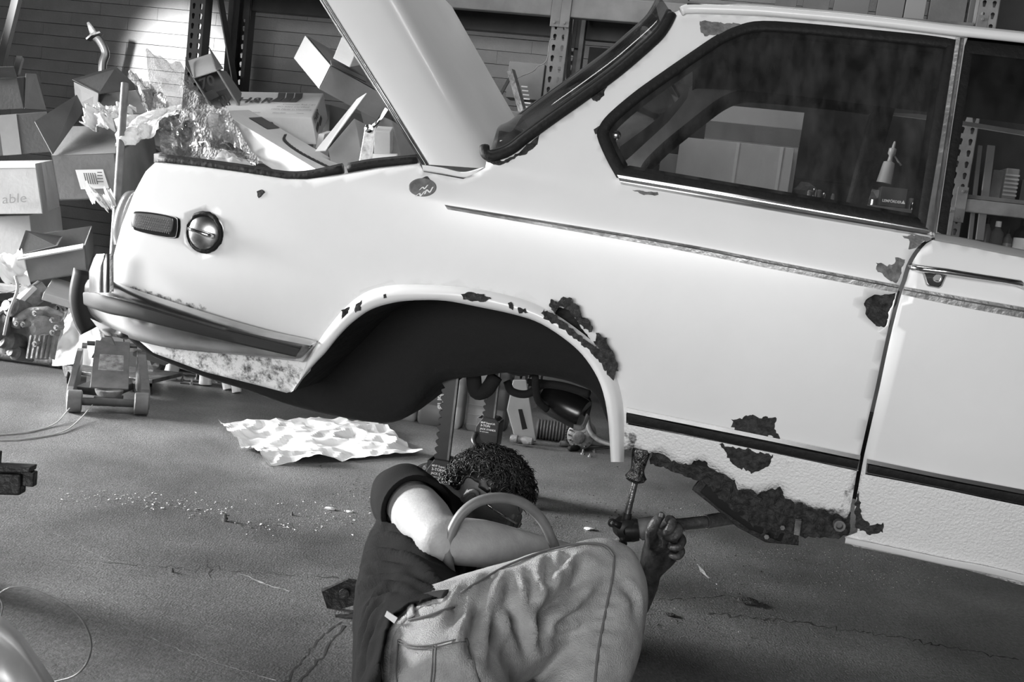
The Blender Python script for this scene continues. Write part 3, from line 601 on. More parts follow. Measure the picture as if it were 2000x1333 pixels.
bm = NB(); slab(bm, [far(*cuv(x, y))-CW*.035 for x, y in ((1866, 70), (1915, 76), (1850, 490), (1798, 480))], .03); obj('far_pillar', bm, M_dark, car)
rv, T = cdt(inset(qw, sg*.01), [], .08); bm = NB(); VS = [bm.verts.new(far(v.x, v.y)-CW*.004) for v in rv]; [bm.faces.new([VS[i] for i in f]) for f in T]; obj('far_quarter_glass', bm, glassmat('clear_glass', .85, .3, .02, .3), car)
# rear window surround seen from within, parcel shelf, floor pan
ra = cuv(948, 312); rb = cuv(1210, 345)
bm = NB(); P = C3(ra[0], ra[1]-.02, -.03); hexa(bm, P, C3(rb[0]+.1, rb[1]-.07, -.03)-P, CW*1.46, CV*-.012); obj('parcel_shelf', bm, M_trimI, car)
bm = NB(); P = CWp(1320, 900, .12); Q = CWp(2200, 1090, .12); hexa(bm, P, Q-P, CW*1.32, CV*.03); obj('floor_pan', bm, M_under, car)
bm = NB(); P = CWp(1230, 560, .2); hexa(bm, P+CV*.06, CU*.12, CW*1.16, -CV*.26+CU*.05); hexa(bm, P-CV*.14+CU*.05, CU*.48, CW*1.16, -CV*.06); obj('rear_seat', bm, M_trimI, car, bevel=.03)
# ---------------- trunk: seal, lid, lid strut
seal1 = sm2([(313, 309), (400, 320), (480, 331), (540, 341), (572, 344), (610, 341), (670, 328)], 5); seal2 = sm2([(680, 328), (730, 319), (815, 311)], 5)
rows = []
for sl in (seal1, seal2):
    bm = NB(); tube(bm, [CP(x, y+2, -.012) for x, y in sl], .010, 8, ry=.011); tube(bm, [CP(x, y-3, -.03) for x, y in sl], .008, 8); obj('trunk_seal', bm, M_dark, car, smooth=True)
rows = [[CP(x, y, 0), CP(x, y-4, -.012), CP(x, y-3, -.04)] for x, y in densify([(303, 318), (400, 328), (480, 339), (560, 351), (600, 352), (660, 345), (740, 331), (820, 322)], 20, False)]
loft('fender_top', rows, M_paint, car)
lid = thing('trunk_lid', V3((0, 0, 0))); lid.parent = car
def LP(px, py, w): return CWp(px, py, w)
W1 = .10; k = 1.55
ed = [(826, 322), (725, 160), (622, -5), (505, -190)]; ch = [(842, 322), (742, 160), (640, -5), (525, -190)]
cr_ = [(955, 330), (880, 205), (768, 10), (655, -190)]
rows = []
for i in range(4):
    a = LP(*ed[i], W1); b = LP(*ch[i], W1-.012); c = LP(*cr_[i], W1+.05)
    far_e = a+CW*1.22; c2 = c+CW*1.08; n_ = (c-a).normalized()
    row = [a, LP(ed[i][0]+8, ed[i][1], W1-.012), b, LP(ch[i][0]+(cr_[i][0]-ch[i][0])*.35, ch[i][1]+(cr_[i][1]-ch[i][1])*.35, W1-.004), LP(ch[i][0]+(cr_[i][0]-ch[i][0])*.75, ch[i][1]+(cr_[i][1]-ch[i][1])*.75, W1+.02), c]
    for t in (.12, .25, .4, .55, .7, .85, 1): row.append(c.lerp(c2, t)+n_*((.06, .05, .025, .01)[i]*(1-(2*t-1)**2)))
    row.append(far_e); rows.append(row)
rows = [rows[0]]+[[rows[0][j].lerp(rows[1][j], .5)+(rows[0][j].lerp(rows[1][j], .5)-rows[0][j].lerp(rows[2][j], .25))*.0 for j in range(len(rows[0]))]]+rows[1:]
o = loft('trunk_lid', rows, M_paint, car, solid=0); bpy.data.objects.remove(lid); lid = o
loft('inner_skin', [[r[0], r[0]+CW*.1-(r[5]-r[0])*.0, r[-1]-CW*.1, r[-1]] for r in rows], M_paint, lid)
bm = NB()
for dx in (2, 9): tube(bm, [LP(x+dx, y, W1-.016) for x, y in ed], .0035, 6)
obj('lid_edge_trim', bm, M_dull, lid, smooth=True)
ribbon('lid_hinge_cover', [(824, 322), (866, 328), (905, 336), (946, 326)], [(826, 334), (866, 340), (905, 347), (920, 344)], M_paint, car, t=.012, off=.002)
bm = NB(); slab(bm, [LP(x, y, .5) for x, y in ((713, 243), (731, 246), (722, 318), (700, 318))], .02); st = obj('lid_strut', bm, mat('worn_metal', .3, .4, metal=.7, ns=40, na=.6), car, bevel=.003)
bm = NB(); tube(bm, [LP(724, 252, .5), LP(738, 238, .5), LP(755, 212, .5)], .006, 8); lathe(bm, LP(722, 252, .49), -CW, [(0, .012), (.01, .012)], 12); obj('strut_rod', bm, M_chrome, st, smooth=True)
# ---------------- rear end: tail light, fuel cap, reflector, emblem recess, bumper
bm = NB(); tl = sm2([(262, 372), (242, 378), (226, 410), (218, 450), (222, 478)], 4); rows = []
for (x, y) in tl:
    P = CWs(x+2, y, .30); u, v = uv_on(x, y, .3); rows.append([CWs(x+24, y+2, .34), CWs(x+10, y+1, .335), CWs(x, y, .36), CWs(x+2, y, .40), CWs(x+14, y, .62)])
loft('tail_light', rows, mat('lens_plastic', .22, .12, coat=.6, ns=5, na=.3), car)
bm = NB(); tr = sm2([(305, 315), (285, 335), (262, 378), (238, 440), (222, 500), (217, 545), (223, 570), (240, 600)], 3); rows = [[CP(x, y, 0), CP(x, y, -.03)+CU*.004, CP(x, y, 0)+CW*.7+CU*.0, CP(x, y, 0)+CW*1.1] for x, y in tr]; loft('rear_panel', rows, M_paint, car)
cc = cuv(400, 454)
def disc(name, c, prof, m, parent, n=28, off=0., elx=1.):
    u, v = c; P = C3(u, v, off); bm = NB(); lathe(bm, P, -CW, prof, n); return obj(name, bm, m, parent, smooth=True, autos=45)
R_ = .0435
cap = disc('fuel_cap', cc, [(-.02, R_), (0, R_), (.004, R_*.97), (.008, R_*.85), (.013, R_*.6), (.016, R_*.25), (.0165, 0)], mat('cap_chrome', .55, .3, metal=1., ns=25, na=.4), car, off=.0)
bm = NB(); P = C3(*cc, .016); tube(bm, [P-CU*.036+CV*.003, P-CU*.02+CV*.002-CW*.009, P-CW*.011, P+CU*.022-CV*.003-CW*.010, P+CU*.034-CV*.004-CW*.002], [.004, .0055, .006, .007, .006], 12); obj('twist_bar', bm, M_chrome, cap, smooth=True)
bm = NB(); rr_ = [C3(cc[0]+.0465*math.cos(a), cc[1]+.0465*math.sin(a), .001) for a in [k_*PI/18 for k_ in range(36)]]; tube(bm, [p+V3([random.uniform(-.0016, .0016) for _ in range(3)]) for p in rr_], .0062, 6, closed=True); obj('cap_seal', bm, M_dark, car, smooth=True)
RM = [(262, 412), (300, 415), (342, 424), (348, 436), (346, 458), (338, 465), (300, 460), (262, 450), (256, 440), (257, 420)]
M_lens = mat('reflector_lens', .09, .4, coat=.1)
def prism(name, pts, h, m, parent, inset_=.8, off=.001):
    cx = sum(p[0] for p in pts)/len(pts); cy = sum(p[1] for p in pts)/len(pts); pts = sm2(pts, 3, True)
    rows = [[CP(cx+(x-cx)*s, cy+(y-cy)*s, off+h*e) for x, y in pts] for s, e in ((1, 0), (1, .6), (.96, 1), (inset_, 1))]
    bm = NB(); G = [[bm.verts.new(p) for p in r] for r in rows]
    for a, b in zip(G, G[1:]):
        for j in range(len(a)): bm.faces.new([a[j], a[(j+1) % len(a)], b[(j+1) % len(a)], b[j]])
    bm.faces.new(G[-1]); return obj(name, bm, m, parent, smooth=True, autos=40)
prism('reflector_bezel_pad', [(x+4, y+1) for x, y in RM], .002, M_dark, car)
rf = prism('side_reflector', RM, .014, M_chrome, car, .88)
prism('reflector_lens', [(260+(x-260)*.87+1, 438+(y-438)*.72-3) for x, y in RM], .006, M_lens, rf, off=.011)
bm = NB()
for r in range(6):
    for c in range(16):
        x = 266+c*4.1+(r % 2)*2; y = 420+r*5+c*.72; P = CP(x, y, .0185); s = .0018
        a = [bm.verts.new(P+CU*s*math.cos(q)+CV*s*math.sin(q)) for q in (0, PI/2, PI, 1.5*PI)]; t_ = bm.verts.new(P-CW*.0014)
        for j in range(4): bm.faces.new([a[j], a[(j+1) % 4], t_])
tag(obj('lens_prism', bm, mat('lens_bright', .22, .3), rf), kind='stuff')
em = prism('badge_recess', [(825+27*math.cos(a), 366+18*math.sin(a)) for a in [k_*PI/6 for k_ in range(12)]], .003, mat('badge_old', .13, .5, ns=30, na=.7), car)
bm = NB()
for q in ((810, 384, 818, 378, 820, 384, 828, 374), (828, 380, 832, 371, 838, 377, 844, 366), (818, 372, 824, 366, 828, 370, 834, 362)):
    for i in range(0, 6, 2): slab(bm, [CP(q[i], q[i+1], .0045), CP(q[i]+3, q[i+1]-1, .0045), CP(q[i+2]+3, q[i+3]-1, .0045), CP(q[i+2], q[i+3], .0045)], .0006)
obj('badge_lettering', bm, mat('white_print', .8, .6), em)
patch('rust_patch', [(818, 350), (826, 346), (836, 344), (840, 352), (828, 358)], M_rust, seed=41, amp=2, off=.002)
# bumper: outer path in pixels (top edge / bottom edge) standing proud of the body
M_chr2 = mat('old_bumper_chrome', .45, .25, metal=1., ns=6, na=.4)
BT = [(163, 572, .40), (166, 563, .33), (185, 560, .24), (215, 568, .18), (260, 584, .13), (330, 606, .085), (430, 634, .045), (520, 656, .02), (600, 672, .005), (615, 676, .03)]
BB = [(163, 596, .40), (170, 608, .33), (192, 628, .24), (222, 648, .18), (262, 664, .13), (330, 680, .085), (420, 690, .045), (500, 697, .02), (570, 705, .005), (590, 708, .03)]
def BPt(x, y, o): return CWs(x, y, o)
def CUVW(x, y): u, v = cuv(max(x, 250), y, .0); return Wf(u, v)
rows = []
for a, b in zip(smooth(BT, 5), smooth(BB, 5)):
    row = []
    for s, e in ((-.25, -.05), (-.12, -.01), (.0, .0), (.06, .004), (.5, .0), (.8, -.012), (1.0, -.04), (1.0, -.09)):
        q = a+(b-a)*s; row.append(BPt(q.x, q.y, q.z-e))
    rows.append(row)
bmp = loft('rear_bumper', rows, M_chr2, car, autos=50)
rows = []
RT = [(161, 580, .38), (164, 571, .31), (184, 572, .22), (215, 580, .165), (260, 592, .115), (330, 613, .07), (430, 643, .03), (520, 665, .005), (585, 682, -.008)]
RB = [(161, 592, .38), (166, 596, .31), (184, 604, .22), (215, 614, .165), (258, 622, .115), (330, 640, .07), (430, 664, .03), (515, 684, .005), (578, 698, -.008)]
for a, b in zip(smooth(RT, 5), smooth(RB, 5)):
    row = []
    for s, e in ((0, -.015), (.02, -.003), (.15, .003), (.85, .003), (.98, -.003), (1, -.015)):
        q = a+(b-a)*s; row.append(BPt(q.x, q.y, q.z-e))
    rows.append(row)
loft('rubber_strip', rows, M_rub, bmp, caps=True, autos=50)
# bumper carried on across the back, and the overrider
e0 = [CWs(175, 572, .38), CWs(175, 596, .38)]
bm = NB(); hexa(bm, e0[1]+CU*.012-CV*.02, CU*.05, CW*1.4, CV*.075); obj('bumper_crossbar', bm, M_chr2, bmp, bevel=.012)
M_or = mat('overrider_rubber', .012, .6, spec=.2)
orp = [CWs(x, y, .36) for x, y in ((172, 530), (163, 580), (170, 620), (182, 642))]
bm = NB(); tube(bm, smooth(orp, 4), .016, 8, ry=.04); obj('overrider', bm, M_or, bmp, smooth=True)
rows = [[CWs(218, y, .10), CWs(208, y, .08), CWs(190+max(0, 520-y)*.5, y, .11), CWs(174+max(0, 520-y)*.6, y, .2)] for y in (496, 504, 530, 558, 572)]
loft('bumper_corner_face', rows, M_chr2, bmp)
bm = NB(); rows = [[CWs(222, y, .07), CWs(214, y, .075), CWs(213, y, .12)] for y in (498, 520, 545, 570)]; loft('body_seal', rows, M_dark, car)
rows = [[CWs(x0, y0, .10), CWs(x1, y1, .08), CWs(x2, y2, .13)] for x0, y0, x1, y1, x2, y2 in ((250, 656, 215, 640, 176, 622), (252, 662, 225, 652, 190, 640), (246, 664, 232, 660, 205, 655))]
loft('bumper_underside', rows, M_chr2, bmp)
# ============================================================ CARTONS AND JUNK
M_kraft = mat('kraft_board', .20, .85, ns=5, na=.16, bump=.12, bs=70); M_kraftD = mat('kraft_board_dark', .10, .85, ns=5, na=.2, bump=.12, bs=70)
M_white = mat('white_board', .52, .75, ns=4, na=.1, bump=.08, bs=60); M_paper = mat('paper_label', .8, .7); M_ink = mat('black_ink', .02, .7); M_tape = mat('packing_tape', .36, .3, ns=8, na=.1)
M_poly = mat('white_plastic_sheet', .85, .35, bump=.5, bs=14)
def Q(name, parent, pts, m, t=.004, bevel=0): bm = NB(); slab(bm, [at(*p) for p in pts], t); return obj(name, bm, m, parent, bevel=bevel)
def Qmany(name, parent, quads, m, t=.002):
    for q in quads: Q(name, parent, q, m, t)
def carton(label, O, A, B, C, m=None, group=None, open_=None, name='cardboard_box', cat='box', wall=.005, tape=None, bev=.003):
    """parallelepiped carton: near corner O and the far ends of its three edges, each (px, py, depth)."""
    m = m or M_kraft; o = at(*O); a, b, c = at(*A)-o, at(*B)-o, at(*C)-o
    t = thing(name, V3((o.x, o.y, (o+min((a, b, c), key=lambda q: q.z)).z)), label, cat, group)
    if not open_: bm = NB(); hexa(bm, o, a, b, c); obj('body', bm, m, t, bevel=bev)
    else:
        e = [a, b, c]; k = 'abc'.index(open_); bm = NB()
        for i in range(3):
            j, l = [x for x in range(3) if x != i]; n = e[i].normalized()*wall
            if i == k: hexa(bm, o+e[i]-n, e[j], e[l], n)          # bottom (open side is at o)
            else: hexa(bm, o, e[j], e[l], n); hexa(bm, o+e[i]-n, e[j], e[l], n)
        obj('body', bm, m, t)
    return t, (o, a, b, c)
def onface(o, a, b, s0, s1, t0, t1, parent, name, m, off=.0015, th=.001):
    n = a.cross(b).normalized(); n = n if n.dot(CAM-o) > 0 else -n
    bm = NB(); hexa(bm, o+a*s0+b*t0+n*off, a*(s1-s0), b*(t1-t0), n*th); return obj(name, bm, m, parent)
# --- far left stack
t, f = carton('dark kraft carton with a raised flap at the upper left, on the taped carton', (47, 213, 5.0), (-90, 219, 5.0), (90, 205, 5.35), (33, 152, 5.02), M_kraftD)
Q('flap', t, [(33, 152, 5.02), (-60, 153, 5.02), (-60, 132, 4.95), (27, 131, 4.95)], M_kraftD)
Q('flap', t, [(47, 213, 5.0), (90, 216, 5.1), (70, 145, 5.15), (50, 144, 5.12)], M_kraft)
t, f = carton('kraft carton with a vertical tape strip, under the dark flapped carton', (102, 297, 4.95), (-110, 313, 4.95), (150, 288, 5.3), (92, 218, 4.95), M_kraftD)
onface(f[0], f[1], f[3], .28, .45, 0, 1, t, 'tape_strip', M_tape)
t, f = carton('pale worn carton at the left edge with faded writing, second from the top', (69, 320, 4.6), (-110, 322, 4.62), (104, 313, 4.95), (83, 418, 4.6), M_white)
onface(f[0], f[2], f[3], .0, .3, 0, 1, t, 'tape_strip', M_tape); onface(f[0], f[1], f[3], 0, 1, 0, .08, t, 'tape_strip', M_paper)
txt(t, 'able', at(5, 398, 4.59), at(35, 396, 4.59)-at(5, 398, 4.59), at(5, 372, 4.59)-at(5, 398, 4.59), mat('faded_ink', .35, .8), off=.004)
t, f = carton('plain pale carton at the left edge, beneath the worn carton with faded writing', (57, 421, 4.75), (-100, 426, 4.78), (118, 403, 5.1), (66, 500, 4.75), M_white)
# --- big open carton with shipping label
t, f = carton('big open carton with a shipping label, flaps up and bubble wrap inside', (224, 301, 4.45), (100, 305, 4.45), (300, 262, 4.80), (238, 388, 4.47), M_kraft, open_='c')
BIG = t
Q('flap', t, [(100, 304, 4.45), (132, 247, 4.75), (232, 245, 4.75), (226, 299, 4.45)], M_kraft)
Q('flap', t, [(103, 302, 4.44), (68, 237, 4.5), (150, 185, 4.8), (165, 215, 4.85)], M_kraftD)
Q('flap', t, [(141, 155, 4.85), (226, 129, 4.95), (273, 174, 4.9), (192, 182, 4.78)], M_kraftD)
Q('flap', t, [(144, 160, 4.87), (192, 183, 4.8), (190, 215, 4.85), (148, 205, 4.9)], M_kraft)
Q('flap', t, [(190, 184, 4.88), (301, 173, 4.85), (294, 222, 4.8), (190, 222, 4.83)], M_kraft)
lab = Q('shipping_label', t, [(147, 332, 4.435), (201, 331, 4.435), (213, 368, 4.435), (158, 370, 4.435)], M_paper, .001)
bm = NB()
for i in range(6): slab(bm, [at(163+i*4.2+dy*.25, 338+dy, 4.43) for dy in (0, 22)]+[at(165+i*4.2+dy*.25, 338+dy, 4.43) for dy in (22, 0)], .0008)
for i in range(4): slab(bm, [at(x, y, 4.43) for x, y in ((190, 336+i*6), (199+i, 336+i*6), (199+i, 338+i*6), (190, 338+i*6))], .0008)
obj('barcode', bm, mat('grey_ink', .12, .7), lab)
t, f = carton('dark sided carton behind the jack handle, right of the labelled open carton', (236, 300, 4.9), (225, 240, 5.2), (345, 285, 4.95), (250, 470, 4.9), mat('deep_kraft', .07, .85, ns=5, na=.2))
Q('staple', t, [(257, 336, 4.88), (259, 336, 4.88), (264, 352, 4.88), (262, 352, 4.88)], M_paper, .002)
# --- small open carton on the heap
t, f = carton('low open carton with one long flap edge, lying on the heap of junk', (166, 479, 4.3), (34, 500, 4.25), (180, 441, 4.65), (170, 534, 4.3), M_kraft, open_='c')
Q('flap', t, [(33, 499, 4.24), (163, 476, 4.28), (161, 484, 4.15), (34, 507, 4.12)], M_white, .006)
Q('flap', t, [(33, 499, 4.25), (50, 450, 4.4), (122, 462, 4.5), (112, 480, 4.35)], M_kraftD)
Q('tape_strip', t, [(36, 505, 4.235), (48, 503, 4.235), (56, 547, 4.235), (48, 549, 4.235)], M_tape, .001)
# --- printed cartons on the right of the pile
t, f = carton('small carton marked 70 leaning against the dark rack upright', (424, 137, 4.95), (376, 152, 4.95), (412, 104, 5.15), (466, 207, 4.92), mat('kraft_mid', .26, .85, ns=5, na=.15), open_='b')
Q('flap', t, [(424, 137, 4.94), (411, 103, 5.1), (407, 89, 5.05), (436, 133, 4.96)], M_kraftD); Q('flap', t, [(376, 152, 4.94), (368, 121, 5.1), (362, 112, 5.12), (362, 128, 5.05)], M_kraftD)
Q('flap', t, [(424, 137, 4.945), (466, 207, 4.915), (480, 196, 5.05), (441, 140, 5.05)], M_kraftD)
def ptx(parent, s, p0, p1, p2, Y, m, **k):
    """lettering whose baseline runs p0->p1 (one em) and whose height runs p0->p2, all at pixel places on depth Y"""
    o = at(*p0, Y); return txt(parent, s, o, at(*p1, Y)-o, at(*p2, Y)-o, m, **k)
ptx(t, '70', (393, 175), (422, 164), (384, 148), 4.925, M_ink, bold=.02)
Q('printed_square', t, [(398, 182, 4.92), (418, 174, 4.92), (428, 188, 4.92), (408, 198, 4.92)], M_ink, .001)
bm = NB()
for x, y, x2, y2 in ((432, 188, 446, 212), (438, 186, 448, 206), (426, 195, 438, 214)): slab(bm, [at(x, y, 4.92), at(x+3, y-1, 4.92), at(x2+3, y2-1, 4.92), at(x2, y2, 4.92)], .001)
obj('printed_bars', bm, M_ink, t)
t, f = carton('printed white carton of springs with a striped logo beneath the tilted carton', (609, 230, 4.8), (428, 226, 4.82), (632, 182, 5.05), (618, 283, 4.78), M_white, bev=.004)
o, a, b, c = f; n = V3((0, 0, 0))
au = -a.normalized()
def onprint(u, v, s, h, m=M_ink, par=t, bold=.02, sk=.25, **k): return txt(par, s, o+a*(1-u)+b*v, au*h*1.15, b.normalized()*h+au*h*sk, m, off=.006, bold=bold, **k)
onprint(.08, .52, 'H&R', .08, mat('logo_grey', .07, .6), bold=.015)
bm = NB()
for i in range(3):
    u0 = .50+i*.095; P = [(u0, .95), (u0+.085, .95), (u0+.10, .75), (u0+.06, .58), (u0-.03, .58), (u0+.02, .75)]
    nn = a.cross(b).normalized(); nn = nn if nn.dot(CAM-o) > 0 else -nn
    slab(bm, [o+a*(1-x)+b*y+nn*.004 for x, y in P], .001)
obj('logo_stripes', bm, mat('logo_grey', .07, .6), t)
for i, s in enumerate(('Customer Ref. / #1', 'ISO 9001 Certified', '100% Made in Germany')): onprint(.62-.05*i, .44-.1*i, s, .018, mat('print_grey', .12, .6), bold=.0, sk=.1)
for i, s in enumerate(('100 04680', '28057 8680', '70494')): onprint(.30+.26*i, .1, s, .012, mat('print_grey', .12, .6), bold=.01, sk=0)
o2 = at(614, 240, 4.8); txt(t, 'H&R', o+c*.28+b*.06, b.normalized()*.05, -c.normalized()*.05, mat('logo_grey', .07, .6), off=.006, bold=.03)
bm = NB(); nb_ = b.cross(c).normalized(); nb_ = nb_ if nb_.dot(CAM-o) > 0 else -nb_
for i in range(2): slab(bm, [o+b*x+c*y+nb_*.004 for x, y in ((.1+i*.25, .5), (.28+i*.25, .42), (.33+i*.25, .6), (.15+i*.25, .7))], .001)
na_ = a.cross(c).normalized(); na_ = na_ if na_.dot(CAM-o) > 0 else -na_
for i in range(3): slab(bm, [o+a*x+c*y+na_*.004 for x, y in ((.62-i*.07, .2), (.57-i*.07, .2), (.52-i*.07, .55), (.56-i*.07, .7), (.60-i*.07, .5))], .001)
obj('logo_stripes', bm, mat('logo_grey', .07, .6), t)
t, f = carton('long white carton sloping down to the trunk rim with a dark swoosh print', (428, 216, 4.45), (645, 347, 4.1), (486, 214, 4.8), (421, 262, 4.45), M_white, bev=.004)
o, a, b, c = f; nn = a.cross(b).normalized(); nn = nn if nn.dot(CAM-o) > 0 else -nn
bm = NB(); sw = smooth([(.42, .72), (.50, .38), (.66, .25), (.86, .34), (.97, .5)], 6)
for p, q in zip(sw, sw[1:]): slab(bm, [o+a*p.x+b*p.y+nn*.003, o+a*q.x+b*q.y+nn*.003, o+a*q.x+b*(q.y+.09)+nn*.003, o+a*p.x+b*(p.y+.12)+nn*.003], .001)
obj('printed_swoosh', bm, M_ink, t); onface(o, a, b, .14, .32, .5, .95, t, 'printed_panel', mat('logo_grey', .07, .6), off=.003)
t, f = carton('tilted kraft carton with a pale end, perched above the printed white carton', (647, 129, 4.75), (597, 70, 4.9), (765, 195, 4.95), (624, 175, 4.72), M_kraft)
o, a, b, c = f; onface(o, a, c, 0.01, .99, .01, .99, t, 'end_panel', M_white, off=.004); onface(o, a, b, .01, .99, .01, .99, t, 'top_panel', M_kraftD, off=.004)
Q('torn_edge', t, [(646, 118, 4.74), (716, 153, 4.88), (716, 160, 4.88), (648, 128, 4.74)], M_kraftD, .006)
carton('little white carton standing on the tilted kraft carton beside the trunk lid', (683, 132, 4.72), (650, 114, 4.74), (712, 126, 4.85), (700, 90, 4.74), M_white)
t = thing('cardboard_flap', at(660, 290, 4.35), 'bent pale cardboard flap standing up in front of the brown cartons', 'cardboard')
Q('sheet', t, [(717, 183, 4.4), (698, 195, 4.4), (616, 297, 4.3), (636, 296, 4.3), (653, 270, 4.32)], M_white, .005); Q('fold', t, [(717, 184, 4.42), (694, 208, 4.45), (636, 297, 4.32), (653, 270, 4.33)], M_kraftD, .005)
carton('brown open carton leaning behind the bent flap', (692, 231, 4.5), (640, 292, 4.45), (752, 262, 4.85), (712, 325, 4.5), mat('kraft_mid', .26, .85, ns=5, na=.15))
carton('small white carton between the lid strut and the trunk lid', (731, 256, 4.3), (762, 258, 4.35), (738, 246, 4.5), (731, 304, 4.3), M_white)
carton('torn white carton piece by the foot of the lid strut', (700, 318, 4.1), (768, 318, 4.15), (712, 300, 4.3), (702, 330, 4.1), M_white)
carton('small pale carton in the gap beneath the tilted carton', (634, 262, 4.6), (650, 256, 4.75), (622, 262, 4.62), (628, 290, 4.6), M_white)
carton('large kraft carton behind the trunk lid hinge', (765, 235, 4.95), (700, 205, 5.0), (860, 300, 5.2), (790, 330, 4.95), M_kraft)
carton('deep brown carton at the back of the pile, right of the printed white carton', (645, 205, 5.15), (615, 200, 5.3), (760, 240, 5.25), (640, 330, 5.1), mat('deep_kraft', .07, .85, ns=5, na=.2))
carton('kraft carton low in the pile under the bubble wrap', (420, 318, 4.3), (300, 300, 4.5), (500, 300, 4.6), (420, 420, 4.3), mat('kraft_mid', .26, .85, ns=5, na=.15))
# --- bubble wrap
def bubble():
    m = glassmat('bubble_film', .5, 1.0, .35, .55, False); N = m.node_tree.nodes; L = m.node_tree.links
    tc = N.new('ShaderNodeTexCoord'); v = N.new('ShaderNodeTexVoronoi'); v.inputs['Scale'].default_value = 85; L.new(tc.outputs['Object'], v.inputs['Vector'])
    bp = N.new('ShaderNodeBump'); bp.inputs['Strength'].default_value = 1; bp.inputs['Distance'].default_value = .02; L.new(v.outputs['Distance'], bp.inputs['Height'])
    for n in N:
        if n.bl_idname in ('ShaderNodeBsdfGlossy', 'ShaderNodeBsdfDiffuse'): L.new(bp.outputs[0], n.inputs['Normal'])
        if n.bl_idname == 'ShaderNodeBsdfGlossy': n.inputs['Roughness'].default_value = .2
    return m
M_bub = bubble()
def crumple(name, quad, m, label=None, cat=None, amp=.04, n=26, seed=0, parent=None, fine=.5, sag=0, group=None, sm=True, ridge=False, fq=5, lift=0):
    """crumpled sheet: bilinear patch over four (px, py, depth) corners pushed about by noise"""
    P = [at(*p) for p in quad]; nn = (P[1]-P[0]).cross(P[3]-P[0]).normalized(); nn = nn if nn.dot(CAM-P[0]) > 0 else -nn; bm = NB(); G = []
    for i in range(n+1):
        r = []
        for j in range(n+1):
            u, v = i/n, j/n; e = noise.noise(V3((u*1.3+seed, v*1.3, 7)))*.04
            p = (P[0]*(1-u)+P[1]*u)*(1-v)+(P[3]*(1-u)+P[2]*u)*v
            d = noise.noise(V3((u*fq*.5+seed, v*fq*.5, 1)))+fine*noise.noise(V3((u*fq*1.3+seed, v*fq*1.3, 2)))+fine*.4*noise.noise(V3((u*fq*3.2+seed, v*fq*3.2, 3)))
            if ridge: d = 1-2*abs(d)*1.3
            edge = 1+.5*(abs(u-.5)+abs(v-.5)); p = p+nn*amp*d*edge+(P[1]-P[0])*e*(1 if 0 < i < n else 1.6)+(P[3]-P[0])*noise.noise(V3((u*2.5+seed, v*2.5, 17)))*.05
            p = p+ZZ*(-sag*math.sin(u*PI)*math.sin(v*PI)+lift); r.append(bm.verts.new(p))
        G.append(r)
    for i in range(n):
        for j in range(n): bm.faces.new([G[i][j], G[i+1][j], G[i+1][j+1], G[i][j+1]])
    o = obj(name, bm, m, parent, smooth=sm); return tag(o, label, cat, group) if label else o
crumple('bubble_wrap', [(284, 96, 4.85), (352, 130, 4.9), (425, 215, 4.6), (300, 222, 4.7)], M_bub, 'tall peaked sheet of bubble wrap before the lit wall', 'bubble wrap', .035, 30, 3, fine=.3)
crumple('bubble_wrap', [(250, 140, 4.8), (300, 165, 4.8), (345, 225, 4.6), (296, 250, 4.6)], M_bub, 'narrow fold of bubble wrap spilling right from the labelled carton', 'bubble wrap', .04, 24, 8)
crumple('bubble_wrap', [(170, 205, 4.62), (262, 205, 4.6), (232, 248, 4.5), (160, 246, 4.55)], mat('bubble_pale', .7, .25, bump=1., bs=45, coat=.6), 'bright crumpled bubble wrap inside the labelled open carton', 'bubble wrap', .05, 30, 12, fine=.9)
crumple('bubble_wrap', [(225, 235, 4.45), (352, 204, 4.45), (310, 250, 4.35), (228, 292, 4.35)], mat('bubble_pale', .7, .25, bump=1., bs=45, coat=.6), 'white sheet of bubble wrap hanging over the right rim of the labelled carton', 'bubble wrap', .03, 30, 15)
crumple('bubble_wrap', [(305, 215, 4.5), (440, 215, 4.45), (520, 330, 4.2), (318, 325, 4.25)], M_bub, 'wide loose heap of bubble wrap left of the long white carton', 'bubble wrap', .06, 44, 21, fine=.35)
crumple('bubble_wrap', [(310, 230, 4.62), (400, 225, 4.6), (430, 330, 4.4), (312, 300, 4.4)], mat('bubble_grey', .10, .4, bump=1., bs=45, coat=.5), 'dark crumpled plastic under the loose bubble wrap heap', 'plastic sheet', .08, 30, 25)
crumple('plastic_bag', [(395, 305, 4.1), (470, 300, 4.1), (500, 330, 4.0), (380, 328, 4.0)], mat('film_bag', .3, .3, coat=.3), 'small smooth plastic bag lying just behind the trunk seal', 'bag', .03, 20, 28)
crumple('packing_paper', [(165, 370, 4.3), (225, 385, 4.2), (222, 405, 4.2), (178, 395, 4.2)], mat('paper', .75, .8), 'torn white packing paper under the shipping label', 'paper', .05, 16, 31, sm=False, fine=1.2)
crumple('plastic_sheet', [(-30, 498, 4.2), (45, 500, 4.2), (60, 560, 4.1), (-30, 530, 4.05)], M_poly, 'crumpled white plastic sheet at the left edge below the pale cartons', 'plastic sheet', .04, 20, 35)
crumple('white_sack', [(140, 585, 4.25), (178, 590, 4.25), (215, 715, 4.15), (95, 712, 4.2)], M_poly, 'bright white plastic sack leaning on the junk left of the bumper', 'sack', .028, 30, 38, fine=.3)
crumple('plastic_sheet', [(170, 590, 4.35), (215, 600, 4.35), (210, 700, 4.3), (150, 712, 4.3)], M_poly, 'white plastic sheet hanging behind the floor jack', 'plastic sheet', .02, 20, 44)
